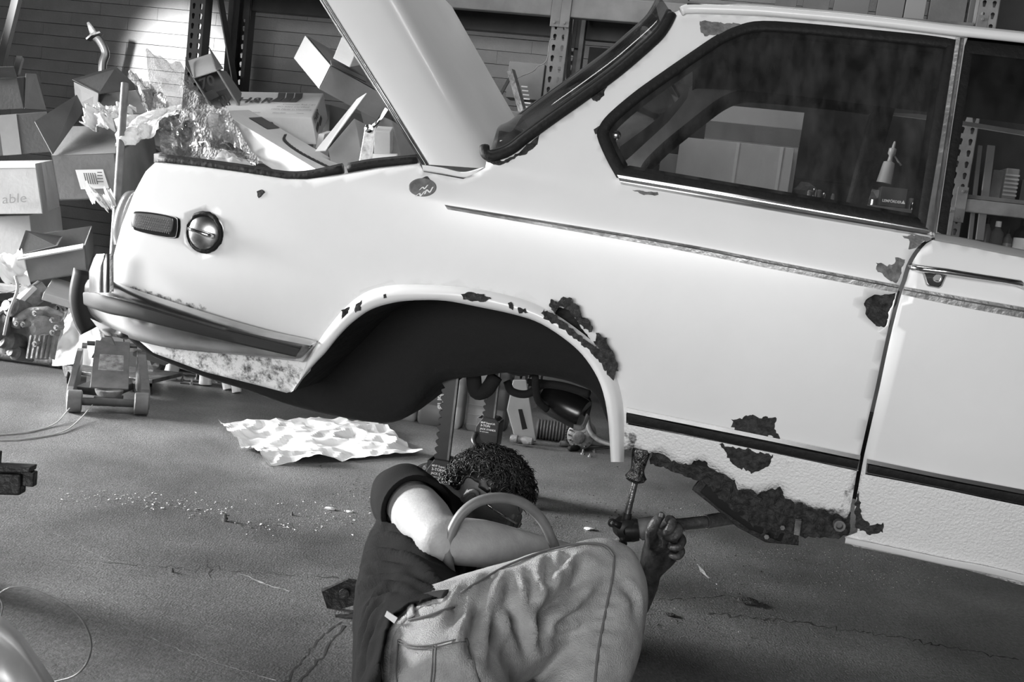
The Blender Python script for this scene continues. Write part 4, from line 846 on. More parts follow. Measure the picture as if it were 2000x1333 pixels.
# --- flat cartons, timber, gearbox castings
carton('thin carton with printed barcode lying on the gearbox, under the low open carton', (150, 592, 4.1), (85, 572, 4.05), (165, 560, 4.4), (146, 606, 4.1), M_white)
carton('flat grey carton with a logo strip behind the thin barcode carton', (165, 575, 4.3), (100, 555, 4.3), (178, 545, 4.6), (165, 590, 4.3), M_kraft)
t, f = carton('white printed carton standing behind the floor jack handle socket', (262, 688, 4.35), (178, 685, 4.35), (280, 680, 4.6), (255, 600, 4.35), M_white)
ptx(t, 'front', (252, 660), (253, 644), (244, 660), 4.33, M_ink, bold=.03)
bm = NB(); o = f[0]; a = f[1]; c = f[3]
for s in ((.2, .9, .14, .16), (.2, .22, .14, .9), (.88, .9, .14, .9)): hexa(bm, o+a*s[0]+c*s[2]-NR*.003, a*(s[1]-s[0]), c*(s[3]-s[2]), NR*.001)
obj('printed_frame', bm, M_ink, t)
def plank(label, A, B, w, h, m, name='wooden_plank', cat='plank'):
    a, b = at(*A), at(*B); s, u = frame_of(b-a); bm = NB(); hexa(bm, a-s*w/2-u*h/2, b-a, s*w, u*h); return tag(obj(name, bm, m, bevel=.002), label, cat)
M_wood = mat('old_wood', .2, .8, ns=6, na=.4, stretch=(1, 8, 8)); M_iron = mat('cast_iron', .10, .55, ns=18, na=.5, bump=.5, bs=50, metal=.3); M_alu = mat('cast_aluminium', .22, .5, ns=22, na=.4, bump=.4, bs=70, metal=.3)
plank('long wooden batten slanting up across the castings at the left', (-20, 640, 4.0), (88, 562, 4.15), .05, .07, M_wood)
plank('flat timber offcut behind the slanting batten', (-20, 560, 4.3), (75, 568, 4.25), .09, .03, M_wood)
plank('short pale batten wedged between slanting batten and barcode carton', (30, 596, 4.05), (66, 560, 4.1), .04, .02, M_white)
plank('steel bar lying across the heap above the gearbox casting', (60, 560, 4.15), (105, 590, 4.1), .02, .02, M_alu, 'steel_bar', 'bar')
t = thing('gearbox_casting', at(75, 700, 4.0), 'aluminium gearbox casting with ribs and bolt bosses, left of the white sack', 'gearbox')
rows = []
for x0, x1, y in ((40, 118, 612), (46, 122, 628), (50, 120, 650), (54, 106, 675), (58, 96, 700)):
    r = []
    for k_ in range(12):
        a = k_*2*PI/12; cx = (x0+x1)/2; c_ = at(cx, y, 4.05); hw = (at(x1, y, 4.05)-at(x0, y, 4.05)).length/2; r.append(c_+DR*math.cos(a)*hw*(1+.08*math.sin(a*3))+NR*math.sin(a)*hw*.8)
    rows.append(r)
loft('housing', rows, M_alu, t, closed=True, caps=True, autos=45)
bm = NB(); tube(bm, [at(x, y, 4.0) for x, y in ((30, 640), (34, 622), (60, 610), (92, 608), (122, 620))], .012, 8, ry=.02); obj('flange', bm, M_alu, t, smooth=True)
for i in range(6):
    x = 52+i*9; bm = NB(); A = at(x+6, 655, 3.93+abs(i-2.5)*.02); slab(bm, [A, A+DR*.008, at(x-2, 700, 3.95)+DR*.008, at(x-2, 700, 3.95)], .03); obj('rib', bm, M_alu, t)
for x, y in ((70, 612), (34, 632), (47, 634), (104, 625), (70, 672), (104, 650), (112, 640)): bm = NB(); P = at(x, y, 3.93); lathe(bm, P, -NR, [(-.03, .012), (.008, .012), (.008, .006), (.016, .006)], 8); obj('bolt_boss', bm, M_alu, t)
t = thing('engine_part', at(15, 690, 3.95), 'dark oily casting half out of frame at the left edge', 'engine part')
for x, y, r in ((10, 668, .05), (-12, 640, .07), (30, 690, .03), (22, 600, .04)): bm = NB(); lathe(bm, at(x, y, 4.0), (-.4, -1, .3), [(-.08, r*.9), (-.03, r), (.0, r), (.01, r*.6), (.03, r*.55)], 14); obj('boss', bm, M_iron, t, smooth=True, autos=40)
t = thing('valve_plate', at(105, 640, 4.25), 'perforated cast plate leaning behind the gearbox casting', 'plate')
Q('plate', t, [(96, 612, 4.3), (118, 588, 4.3), (140, 600, 4.3), (112, 650, 4.25)], M_alu, .02)
for x, y in ((105, 610), (112, 602), (122, 606), (130, 604), (108, 622)): bm = NB(); lathe(bm, at(x, y, 4.27), -NR, [(0, .009), (.012, .009), (.012, .004)], 8); obj('boss', bm, M_iron, t)
def wire(label, pts, r, m, name='cable', cat='cable', k=8): bm = NB(); tube(bm, smooth(pts, k), r, 7); return tag(obj(name, bm, m, smooth=True), label, cat)
wire('stiff pale hose arching down over the slanting batten', [at(30, 540, 4.0), at(34, 566, 3.98), at(18, 610, 3.95), at(8, 655, 3.95)], .006, mat('hose_grey', .35, .5), 'thin_hose', 'hose')
wire('thin wire crossing the heap at the left edge', [at(-20, 574, 4.0), at(24, 570, 4.0), at(40, 560, 4.05)], .002, M_alu)
t = thing('steel_pipe', fl(60, 712), 'long steel pipe with a collar lying on the floor before the gearbox', 'pipe')
a, b = fl(-60, 696)+ZZ*.035, fl(103, 718)+ZZ*.035; bm = NB(); tube(bm, [a, b], .027, 14); obj('pipe', bm, M_alu, t, smooth=True, autos=40)
d_ = (b-a).normalized(); bm = NB(); lathe(bm, b-d_*.01, d_, [(0, .033), (.02, .036), (.03, .033), (.05, .033), (.05, .022), (.12, .02), (.13, .012)], 16); obj('collar', bm, M_iron, t, smooth=True, autos=40)
# --- castor dolly behind the jack
t = thing('castor_dolly', fl(200, 752), 'low steel dolly on swivel castors behind the floor jack', 'dolly')
bm = NB(); P = at(128, 722, 4.35); Q_ = at(298, 742, 4.2); hexa(bm, P, Q_-P, NR*.25, -ZZ*.018); obj('deck', bm, M_iron, t, bevel=.003)
for x, y, Y in ((136, 744, 4.3), (274, 757, 4.15), (290, 748, 4.45)):
    P = at(x, y, Y); P.z = .036; bm = NB(); lathe(bm, P-DR*.012, (DR+NR*.6), [(0, .02), (0, .034), (.004, .036), (.022, .036), (.026, .034), (.026, .015)], 18); w_ = obj('castor_wheel', bm, M_dark, t, smooth=True, autos=40)
    bm = NB(); lathe(bm, P-DR*.016-NR*.004, (DR+NR*.6), [(0, .008), (.034, .008)], 10); slab(bm, [P+DR*.02-NR*.02, P-DR*.012-NR*.02, P-DR*.03-NR*.02+ZZ*.05, P+DR*.03-NR*.02+ZZ*.05], .003); obj('fork', bm, M_alu, w_)
# --- floor jack with upright handle
t = thing('floor_jack', fl(210, 812), 'steel trolley jack facing the camera with its tube handle upright, left of the bumper', 'floor jack')
M_jack = mat('jack_paint', .14, .4, ns=14, na=.3, bump=.15, bs=60); M_jackD = mat('jack_paint_dark', .06, .45, ns=14, na=.4)
J0 = fl(210, 808); jy = V3((J0.x, J0.y, 0)).normalized(); jx = V3((jy.y, -jy.x, 0))
def JP(x, y, z): return J0+jx*x+jy*y+ZZ*z
for s in (-1, 1):
    bm = NB(); prof = [(0, .045), (.02, .075), (.09, .085), (.26, .20), (.34, .20), (.34, .15), (.12, .03), (0, .02)]
    A = [bm.verts.new(JP(s*(.125 if y < .1 else .105)-.006, y, z)) for y, z in prof]; B = [bm.verts.new(JP(s*(.125 if y < .1 else .105)+.03*s, y, z)) for y, z in prof]
    bm.faces.new(A); bm.faces.new(B[::-1]); [bm.faces.new([A[i], B[i], B[(i+1) % 8], A[(i+1) % 8]]) for i in range(8)]; obj('side_plate', bm, M_jack, t, bevel=.003)
    bm = NB(); lathe(bm, JP(s*.095, .0, .045), jx*s, [(0, .036), (.004, .044), (.052, .044), (.056, .038), (.056, .01)], 26); obj('front_wheel', bm, M_jack, t, smooth=True, autos=40)
    bm = NB(); lathe(bm, JP(s*.095, .45, .03), jx*s, [(0, .03), (.03, .03)], 16); obj('rear_wheel', bm, M_jackD, t, smooth=True, autos=40)
    bm = NB(); lathe(bm, JP(s*.098, .31, .215), jx*s, [(0, .012), (.02, .012)], 8); obj('pivot_bolt', bm, M_alu, t)
bm = NB(); cyl(bm, JP(-.1, 0, .045), JP(.1, 0, .045), .016, 16); obj('axle', bm, M_jackD, t, smooth=True, autos=40)
bm = NB(); slab(bm, [JP(-.072, .06, .085), JP(.072, .06, .085), JP(.068, .32, .235), JP(-.068, .32, .235)], .008); pl = obj('cover_plate', bm, M_jack, t, bevel=.003)
bm = NB(); slab(bm, [JP(-.048, .149, .146), JP(.048, .149, .146), JP(.046, .235, .196), JP(-.046, .235, .196)], -.0015); obj('worn_decal', bm, mat('decal_worn', .3, .5, ns=40, na=.6), pl)
bm = NB(); lathe(bm, JP(0, .075, .07), ZZ, [(-.02, .04), (.0, .052), (.012, .055), (.014, .045), (.006, .03)], 20); obj('saddle', bm, M_alu, t, smooth=True, autos=40)
bm = NB(); box(bm, JP(0, .07, .04), (.09, .08, .035)); box(bm, JP(0, .25, .06), (.16, .3, .03)); obj('lift_arm', bm, M_jackD, t, bevel=.004)
bm = NB(); cyl(bm, JP(-.1, .32, .225), JP(.1, .32, .225), .01, 10); obj('cross_bar', bm, M_jackD, t)
hp = at(208, 704, J0.y+.30); ht = at(210, 652, J0.y+.31)
bm = NB(); slab(bm, [at(182, 700, J0.y+.28), at(243, 702, J0.y+.28), at(220, 660, J0.y+.30), at(202, 660, J0.y+.30)], .02); obj('handle_yoke', bm, M_jack, t, bevel=.002)
bm = NB(); lathe(bm, ht, (ht-hp), [(-.03, .014), (0, .02), (.008, .02), (.01, .014)], 16); obj('handle_socket', bm, M_jack, t, smooth=True)
top = at(244, 163, J0.y+.55); bm = NB(); tube(bm, [hp, top], .0165, 16); tube(bm, [top, top+ZZ*.001], .013, 12); obj('handle_tube', bm, M_jack, t, smooth=True, autos=40)
wire('pair of thin wires trailing left from the jack wheels, upper one', [fl(135, 813)+ZZ*.03, fl(105, 832)+ZZ*.005, fl(50, 846)+ZZ*.003, fl(-20, 852)+ZZ*.003], .0022, mat('wire_pale', .45, .4))
wire('thin wire trailing left from the jack axle, lower one', [fl(185, 804)+ZZ*.04, fl(150, 830)+ZZ*.01, fl(115, 848)+ZZ*.003, fl(40, 860)+ZZ*.003, fl(-20, 862)+ZZ*.003], .0022, mat('wire_pale', .45, .4))
# --- exhaust pipe piece by the wall
t = thing('exhaust_pipe', at(203, 140, 5.6), 'bent dark exhaust pipe with a flange standing against the lit wall', 'exhaust pipe')
bm = NB(); tube(bm, smooth([at(203, 200, 5.5), at(200, 130, 5.52), at(206, 105, 5.54), at(196, 82, 5.55), at(186, 72, 5.56)], 6), .022, 14); obj('pipe', bm, mat('exhaust_steel', .10, .3, metal=.7), t, smooth=True)
bm = NB(); d_ = (at(172, 44, 5.56)-at(186, 72, 5.56)).normalized(); lathe(bm, at(187, 74, 5.56), d_, [(0, .03), (.004, .05), (.014, .05), (.016, .03)], 6); obj('flange', bm, M_iron, t)
bm = NB(); tube(bm, [at(187, 72, 5.56), at(172, 44, 5.56)], [.026, .008], 10); obj('stub', bm, M_iron, t, smooth=True)
plank('tall dark steel leg leaning at the upper left corner', (-8, 165, 5.5), (40, -30, 5.5), .04, .04, M_rackD, 'steel_prop', 'prop')
plank('thin dark bar leaning against the wall above the flapped carton', (30, 150, 5.3), (40, 112, 5.35), .03, .03, M_rackD, 'steel_bar', 'bar')
plank('dark vertical bar against the wall between the rack posts', (442, 170, 5.9), (457, -20, 5.9), .06, .03, M_rackD)  # plain dark bar, not identified; carries the default plank name
# ============================================================ tubes and bits on the floor behind the bumper
M_tube = mat('white_tube', .62, .35, ns=6, na=.1)
for i, (x, y, X, Y_, r, lb) in enumerate(((330, 742, 352, 672, .032, 'pale cylinder leaning at left among the parts behind the bumper'), (401, 753, 404, 700, .03, 'upright pale cylinder right of the leaning one behind the bumper'), (446, 762, 440, 730, .024, 'shorter pale tube under the rusty valance'), (463, 768, 458, 735, .022, 'second short pale tube under the rusty valance'))):
    a = fl(x, y); b = at(X, Y_, a.y+.02); bm = NB(); d_ = b-a; lathe(bm, a+ZZ*.002, d_, [(0, r*.93), (.004, r), (d_.length, r), (d_.length+.1, r)], 18); tag(obj('shock_absorber_tube', bm, M_tube, smooth=True, autos=50), lb, 'tube')
t = thing('studded_plate', fl(372, 748), 'flat steel plate with upright bolts between the pale cylinders', 'plate')
bm = NB(); hexa(bm, fl(352, 750), fl(396, 754)-fl(352, 750), NR*.08, ZZ*.006); obj('plate', bm, M_iron, t)
for x, y in ((356, 745), (374, 752), (384, 742)): bm = NB(); P = fl(x, y); lathe(bm, P, ZZ, [(0, .008), (.012, .008), (.012, .004), (.03, .004)], 6); obj('bolt', bm, M_alu, t)
random.seed(21)
def lump(bm, c, s, seed, n=2):
    r = bmesh.ops.create_icosphere(bm, subdivisions=n, radius=1)
    for v in r['verts']:
        k = 1+.45*noise.noise(v.co*1.6+V3((seed, 0, 0)))+.2*noise.noise(v.co*4+V3((seed, 3, 0))); v.co = V3(c)+V3((v.co.x*s[0]*k, v.co.y*s[1]*k, v.co.z*s[2]*k))
for i, (x, y, s, m, lb) in enumerate(((300, 722, .05, M_kraftD, 'crumpled brown paper lump behind the jack wheel'), (322, 700, .06, M_iron, 'dark scrap lump beneath the bumper'), (372, 722, .06, M_alu, 'crumpled grey cloth behind the studded plate'), (300, 690, .05, M_white, 'pale crushed packet right of the jack handle'), (430, 748, .03, M_alu, 'small round metal fitting beside the short pale tubes'), (640, 0, 0, 0, ''))):
    if not s: continue
    P = fl(x, max(y, 728)); bm = NB(); lump(bm, P+ZZ*(s*.55+(max(0, 728-y))*.002), (s, s*.7, s*.8), i*5, 2); tag(obj('scrap_lump', bm, m, smooth=False), lb, 'scrap')
carton('flat panel of printed board slanting behind the leaning cylinder', (325, 680, 4.5), (262, 660, 4.5), (345, 672, 4.7), (322, 715, 4.5), M_kraft)
carton('dark case lying behind the bumper overrider', (300, 660, 4.9), (250, 655, 4.9), (420, 690, 5.0), (300, 740, 4.85), M_kraftD)
carton('pale carton on the floor behind the fuel-cap side of the car', (460, 700, 5.0), (400, 690, 5.0), (600, 735, 5.0), (460, 775, 4.95), M_kraftD)
# ============================================================ crumpled paper sheet
crumple('paper_sheet', [(424, 838, *[fl(424, 838).y]), (725, 826, fl(725, 826).y), (828, 893, fl(828, 893).y), (520, 914, fl(520, 914).y)], mat('masking_paper', .72, .7), 'large crumpled sheet of pale paper lying on the floor left of the jack stands', 'paper', .017, 56, 3, fine=.45, sm=False, ridge=True, fq=5, lift=.014)
# ============================================================ plastic jugs
def jug(x, y, w, h, m, lb, d=.12, hp=None):
    P = fl(x, y)+NR*d/2; t = thing('oil_jug', P, lb, 'jug', None); rows = []
    for z, k in ((0, .86), (.012, .97), (.03, 1), (.3*h, 1), (.31*h, .975), (.33*h, 1), (.62*h, 1), (.64*h, .975), (.66*h, 1), (.8*h, .98), (.9*h, .8), (.96*h, .4)):
        r = []
        for k_ in range(24):
            a = k_*PI/12; ca, sa = math.cos(a), math.sin(a); e = .35; r.append(P+DR*(w/2)*k*math.copysign(abs(ca)**e, ca)+NR*(d/2)*k*math.copysign(abs(sa)**e, sa)+ZZ*z)
        rows.append(r)
    loft('body', rows, m, t, closed=True, caps=True, autos=50); bm = NB(); lathe(bm, P+ZZ*h*.95, ZZ, [(0, .022), (.025, .022)], 14); obj('cap', bm, M_dark, t, autos=40)
    bm = NB(); tube(bm, smooth([P+DR*w*.1+ZZ*h*.93, P+DR*w*.25+ZZ*h*1.0, P+DR*w*.42+ZZ*h*.97, P+DR*w*.47+ZZ*h*.8], 4), .01, 8); obj('handle', bm, m, t, smooth=True)
    return t, P
M_jugG = mat('grey_plastic', .24, .4, ns=4, na=.15); M_jugL = mat('pale_plastic', .42, .35, ns=4, na=.1); M_jugM = mat('dark_plastic', .10, .4)
jug(790, 822, .10, .2, M_jugG, 'low grey jug at the left end of the row under the car')
t, P = jug(838, 832, .13, .3, M_jugM, 'dark grey jug with white lettering, second from left under the car')
bm = NB()
ptx(t, 'PUR', (866, 770), (866, 787), (850, 770), P.y-.08, M_paper, bold=.04)
jug(876, 838, .09, .32, M_jugL, 'pale jug partly hidden by the near jack stand column')
t, P = jug(930, 844, .115, .33, M_jugG, 'grey ribbed jug between the two jack stands')
for i in range(5): bm = NB(); z = .03+.045*i; tube(bm, [P+DR*(s*.0575)-NR*.0615+ZZ*z for s in (-.85, .85)], .002, 6); obj('rib', bm, M_jugG, t)
jug(965, 842, .09, .3, M_jugM, 'dark jug behind the far jack stand column')
# ============================================================ jack stands
M_std = mat('stand_black', .012, .4, ns=20, na=.5); M_stdB = mat('stand_label', .02, .35); M_stdL = mat('stand_worn', .16, .5, ns=20, na=.5)
def stand(xc, ytop, Y, topz, mbase, lb, lean=0):
    c = at(xc, ytop, Y); base = V3((c.x, c.y, 0)); H = c.z; t = thing('jack_stand', base, lb, 'jack stand', None)
    bm = NB(); pts = [(-.035, -.02), (.035, -.02), (.035, .035), (-.035, .035)]; r0 = [(x*2.9, (y-.005)*3.4) for x, y in pts]; A = [bm.verts.new(base+DR*x+NR*y+ZZ*(H*.62)) for x, y in pts]; B = [bm.verts.new(base+DR*x+NR*y+ZZ*.012) for x, y in r0]; A2 = [bm.verts.new(base+DR*x*1.05+NR*y*1.05+ZZ*H) for x, y in pts]
    for k in range(4):
        bm.faces.new([A[k], A2[k], A2[(k+1) % 4], A[(k+1) % 4]])
        b0, b1 = B[k].co, B[(k+1) % 4].co; p0 = bm.verts.new(b0.lerp(b1, .22)); p1 = bm.verts.new(b0.lerp(b1, .78)); m0 = bm.verts.new(b0.lerp(b1, .5)+(A[k].co-b0)*.45)
        bm.faces.new([A[k], A[(k+1) % 4], m0]); bm.faces.new([A[k], m0, p0, B[k]]); bm.faces.new([A[(k+1) % 4], B[(k+1) % 4], p1, m0])
    obj('base', bm, mbase, t, solid=.004)
    for k in range(4): bm = NB(); x, y = r0[k]; box(bm, base+DR*x+NR*y+ZZ*.005, (.04, .04, .01), rz=-YAW); obj('foot', bm, mbase, t, bevel=.002)
    bm = NB(); hw, hd = .041, .026; z0, z1 = H*.66, H+.0
    P = [(-hw, z0), (hw, z0), (hw, z1-.005), (hw*.62, z1+.006), (-hw*.5, z1+.006), (-hw, z1-.03)]
    A = [bm.verts.new(base+DR*x-NR*hd+ZZ*z) for x, z in P]; B = [bm.verts.new(base+DR*x+NR*.045+ZZ*z) for x, z in P]; bm.faces.new(A); bm.faces.new(B[::-1]); [bm.faces.new([A[i], B[i], B[(i+1) % 6], A[(i+1) % 6]]) for i in range(6)]
    hd_ = obj('head', bm, M_std, t, bevel=.003)
    bm = NB(); hexa(bm, base-DR*.026-NR*.0275+ZZ*(z1-.052), DR*.062, NR*.001, ZZ*.046); lb_ = obj('label', bm, M_stdB, hd_)
    o = base-DR*.024-NR*.0285
    for s, dz, h in (('MVP SuperLift', -.014, .0085), ('3-TON', -.025, .011), ('JACK STANDS', -.036, .0085), ('for use in pairs', -.044, .005)): txt(hd_, s, o+ZZ*(z1+dz), DR*h*1.02, ZZ*h, M_paper, off=.001, bold=.02)
    # ratchet column
    bm = NB(); w = .034; d = .022; L_ = topz-H*.5; n = int((topz-H)/.021); prof = [(w/2, H*.5), (w/2, topz)]+[(-w/2, topz)]
    z = topz-.01
    while z > H+.01: prof += [(-w/2, z), (-w/2-.009, z-.004), (-w/2-.009, z-.009), (-w/2, z-.019)]; z -= .021
    prof.append((-w/2, H*.5)); A = [bm.verts.new(base+DR*x-NR*d/2+ZZ*z) for x, z in prof]; B = [bm.verts.new(base+DR*x+NR*d/2+ZZ*z) for x, z in prof]; bm.faces.new(A); bm.faces.new(B[::-1]); K = len(prof)
    for i in range(K): bm.faces.new([A[i], B[i], B[(i+1) % K], A[(i+1) % K]])
    obj('ratchet_column', bm, M_std, t)
    bm = NB(); hexa(bm, base+DR*(w/2-.004)-NR*(d/2+.002)+ZZ*H, DR*.006, NR*.004, ZZ*(topz-H)); obj('column_edge', bm, M_stdL, t)
    bm = NB(); box(bm, base+ZZ*(topz+.008), (.09, .035, .016), rz=-YAW); obj('saddle', bm, M_std, t, bevel=.004)
    return t, base, H
s1, b1, H1 = stand(866, 900, 2.75, .62, M_std, 'black jack stand nearer the camera, just behind the man\'s head')
s2, b2, H2 = stand(957, 818, 3.35, .62, M_stdL, 'black jack stand further back, with its lever hanging to the right')
bm = NB(); tube(bm, smooth([b2-DR*.035-NR*.04+ZZ*(H2-.05), b2-DR*.03-NR*.07+ZZ*(H2-.075), b2+DR*.02-NR*.08+ZZ*(H2-.105), b2+DR*.06-NR*.08+ZZ*(H2-.12), b2+DR*.085-NR*.08+ZZ*(H2-.11), b2+DR*.10-NR*.08+ZZ*(H2-.075)], 5), .009, 10); obj('lever', bm, M_std, s2, smooth=True)
bm = NB(); tube(bm, smooth([b1-DR*.01-NR*.04+ZZ*(H1-.09), b1+DR*.01-NR*.07+ZZ*(H1-.11), b1+DR*.05-NR*.08+ZZ*(H1-.12)], 5), .009, 10); obj('lever', bm, M_std, s1, smooth=True)
# --- second trolley jack, bellows, alternator, hand tools
t = thing('lever_jack', fl(1020, 872), 'grey tapered jack arm standing right of the far jack stand', 'jack')
Y_ = fl(1020, 868).y; Q('side_arm', t, [(1002, 742, Y_+.1), (1028, 742, Y_+.1), (1048, 862, Y_), (1008, 866, Y_), (990, 800, Y_+.05)], M_jugG, .03, .004)
bm = NB(); slab(bm, [at(x, y, Y_-.004) for x, y in ((1012, 800), (1020, 800), (1030, 838), (1020, 840))], .004); obj('slot', bm, M_black, t)
bm = NB(); P = at(997, 856, Y_-.03); lathe(bm, P, DR, [(0, .014), (.01, .018), (.03, .018), (.035, .012), (.05, .012), (.06, .018), (.095, .016), (.1, .008)], 14); obj('roller', bm, M_alu, t, smooth=True, autos=40)
t = thing('rubber_bellows', fl(1070, 856), 'ribbed dark rubber bellows lying on the floor under the wheel arch', 'bellows')
bm = NB(); a = fl(1045, 856); a.z = .045; pr = []
for i in range(9): pr += [(i*.014, .04), (i*.014+.006, .047), (i*.014+.009, .047), (i*.014+.013, .038)]
pr = [(-.001, .026), (-.002, .04)]+pr+[(.13, .03)]; lathe(bm, a, DR*1+NR*.15, pr, 24); obj('bellows', bm, mat('grey_rubber', .09, .6), t, smooth=True, autos=50)
t = thing('alternator', fl(1130, 872), 'vented aluminium alternator on the floor behind the arch lip', 'alternator'); A = fl(1132, 876); A.z = .062
for k, (q0, q1) in enumerate(((-.05, -.005), (.0, .045))):
    bm = NB(); lathe(bm, A+NR*q0*1., NR, [(0, .02), (0, .045), (.008, .058), (q1-q0, .06)], 26); obj('housing', bm, M_alu, t, smooth=True, autos=40)
for k in range(14): bm = NB(); a = k*2*PI/14; s_ = DR*math.cos(a)+ZZ*math.sin(a); box(bm, A-NR*.045+s_*.05, (.006, .02, .006), rz=a); obj('vent_bar', bm, M_iron, t)
for k in range(8): bm = NB(); z = -.04+k*.011; box(bm, A-NR*.02+ZZ*z-DR*math.sqrt(max(.0001, .0036-z*z)), (.012, .03, .004), rz=-YAW); obj('cooling_slot', bm, M_black, t)
bm = NB(); lathe(bm, A-NR*.06, -NR, [(-.01, .015), (.01, .022), (.014, .028), (.018, .028), (.022, .02)], 18); obj('pulley', bm, M_iron, t, smooth=True, autos=40)
wire('thick pale metal pipe curving behind the arch lip beside the alternator', [at(1146, 808, 3.3), at(1152, 840, 3.2), at(1168, 858, 3.1), at(1194, 868, 3.05), at(1230, 875, 3.0)], .009, M_alu, 'coolant_pipe', 'pipe')
for i, (p0, p1, lb) in enumerate((((1092, 872), (1190, 876), 'long screwdriver lying on the floor beside the alternator'), ((1110, 882), (1200, 876), 'black handled tool lying before the alternator'))):
    t = thing('screwdriver', fl(*p0), lb, 'screwdriver'); a, b = fl(*p0)+ZZ*.012, fl(*p1)+ZZ*.012; m_ = a.lerp(b, .22 if i else .5); bm = NB(); d_ = (m_-a); lathe(bm, a, d_, [(0, .008), (.006, .013), (d_.length*.8, .013), (d_.length, .008)], 10); obj('grip', bm, M_dark if i else M_alu, t, smooth=True); bm = NB(); tube(bm, [m_, b], .005, 8); obj('shaft', bm, M_iron, t, smooth=True)
for i, (x, y) in enumerate(((1138, 888), (1160, 884), (1152, 893))): bm = NB(); P = fl(x, y); lathe(bm, P, ZZ, [(0, .009), (.007, .009), (.007, .004), (.014+.008*(i == 0), .004)], 6); tag(obj('loose_bolt', bm, M_alu), ('loose bolt lying farthest left below the alternator', 'loose nut at right of the small bolts by the alternator', 'loose nut nearest the camera by the alternator')[i], 'bolt')
t = thing('chisel', fl(825, 920), 'small pointed steel tool on the floor left of the near jack stand', 'tool'); bm = NB(); a, b = fl(808, 922)+ZZ*.01, fl(846, 912)+ZZ*.012; tube(bm, [a, a.lerp(b, .3), b], [.004, .012, .014], 8); obj('blade', bm, M_iron, t); bm = NB(); tube(bm, [fl(828, 921)+ZZ*.012, fl(844, 905)+ZZ*.012], .008, 8); obj('shank', bm, M_alu, t)
# hanging black canister and lines under the car (parts of the car)
bm = NB(); a, b = at(1062, 772, 2.95), at(1140, 812, 2.9); d_ = b-a; s_, u_ = frame_of(d_); lathe(bm, a, d_, [(0, .03), (.003, .046), (.008, .05), (d_.length-.01, .05), (d_.length, .046), (d_.length+.002, .02)], 26); cn = obj('muffler_canister', bm, mat('gloss_black', .008, .25), car, smooth=True, autos=40)
bm = NB(); tube(bm, smooth([at(1148, 812, 2.88), at(1138, 835, 2.86), at(1120, 835, 2.86)], 5), .004, 6, ry=.012); obj('band_clamp', bm, M_alu, cn)
for pts, r in (([(990, 745, 2.9), (1000, 765, 2.9), (1030, 770, 2.9), (1060, 752, 2.9), (1100, 755, 2.85), (1150, 770, 2.8)], .012), ([(1045, 735, 2.8), (1050, 780, 2.85), (1068, 800, 2.88)], .011), ([(1030, 745, 3.1), (1070, 748, 3.1), (1130, 765, 3.0), (1150, 785, 2.95), (1146, 812, 2.9)], .008), ([(925, 735, 2.8), (930, 765, 2.8), (950, 762, 2.8), (968, 735, 2.8)], .022)):
    bm = NB(); tube(bm, smooth([at(*p) for p in pts], 5), r, 10); obj('fuel_line', bm, M_under, car, smooth=True)
# ============================================================ things on the racks
def bottle(px, py, Y, h, r, m, lb, cap=M_dark, band=None, grp=None):
    P = at(px, py, Y); t = thing('bottle', P, lb, 'bottle', grp); bm = NB(); lathe(bm, P, ZZ, [(0, r*.9), (.004, r), (h*.72, r), (h*.82, r*.5), (h*.86, r*.38)], 18); obj('body', bm, m, t, smooth=True, autos=50)
    bm = NB(); lathe(bm, P+ZZ*h*.86, ZZ, [(0, r*.45), (h*.13, r*.42)], 12); obj('cap', bm, cap, t, smooth=True, autos=40)
    if band: bm = NB(); lathe(bm, P+ZZ*h*.2, ZZ, [(0, r*1.01), (h*.4, r*1.01)], 18); obj('label', bm, band, t, smooth=True, autos=40)
SH = U3.location.y
for i, (x, h, r, m, bd, lb) in enumerate(((1908, .21, .022, M_jugM, None, 'narrow dark bottle next to the slotted upright'), (1928, .2, .03, M_kraftD, None, 'squat tan bottle with pale cap, second right of the upright'), (1950, .17, .02, M_jugM, M_jugG, 'short dark can in the middle of the bottle row'), (1976, .22, .036, M_dark, M_paper, 'black bottle with a white label on the far right shelf'), (2002, .2, .03, M_dark, M_paper, 'dark bottle with a narrow label at the right frame edge'))):
    P = plane_hit(x, 470, RK0+NR*.08, NR); P.z = 1.012; xx, yy = proj(P); bottle(x+(x-xx), yy, P.y, h, r, m, lb, M_paper if i == 1 else M_dark, bd)
t = thing('ribbed_box', plane_hit(1968, 392, RK0+NR*.06, NR), 'grey ribbed plastic case standing on the upper shelf at far right', 'case')
P = plane_hit(1955, 392, RK0+NR*.06, NR); P.z = 1.317; bm = NB(); hexa(bm, P, DR*.06, NR*.12, ZZ*.14); obj('body', bm, M_jugG, t, bevel=.006)
for i in range(6): bm = NB(); hexa(bm, P-NR*.003+ZZ*(.015+i*.018), DR*.06, NR*.003, ZZ*.008); obj('rib', bm, M_jugL, t)
for i, (x, m, hh, lb) in enumerate(((1930, M_rackL, .13, 'metal channel standing behind the slotted upright'), (1990, M_jugM, .1, 'crumpled dark packet right of the ribbed case'))):
    P = plane_hit(x, 392, RK0+NR*.1, NR); P.z = 1.317; bm = NB(); hexa(bm, P, DR*.05, NR*.1, ZZ*hh); tag(obj('small_carton', bm, m, bevel=.004), lb, 'carton')
bx = mat('dull_channel', .16, .5)
for i, (x0, x1, w, lb) in enumerate(((1893, 1903, .02, 'thin metal channel leaning right of the slotted upright'), (1912, 1925, .035, 'wider metal channel leaning right of the slotted upright'))):
    a = plane_hit(x0, 470, RK0-NR*.01, NR); b = plane_hit(x1+10, 285, RK0+NR*.05, NR); s, u = frame_of(b-a); bm = NB(); hexa(bm, a-s*w/2, b-a, s*w, u*.01); tag(obj('metal_channel', bm, bx, bevel=.002), lb, 'channel')
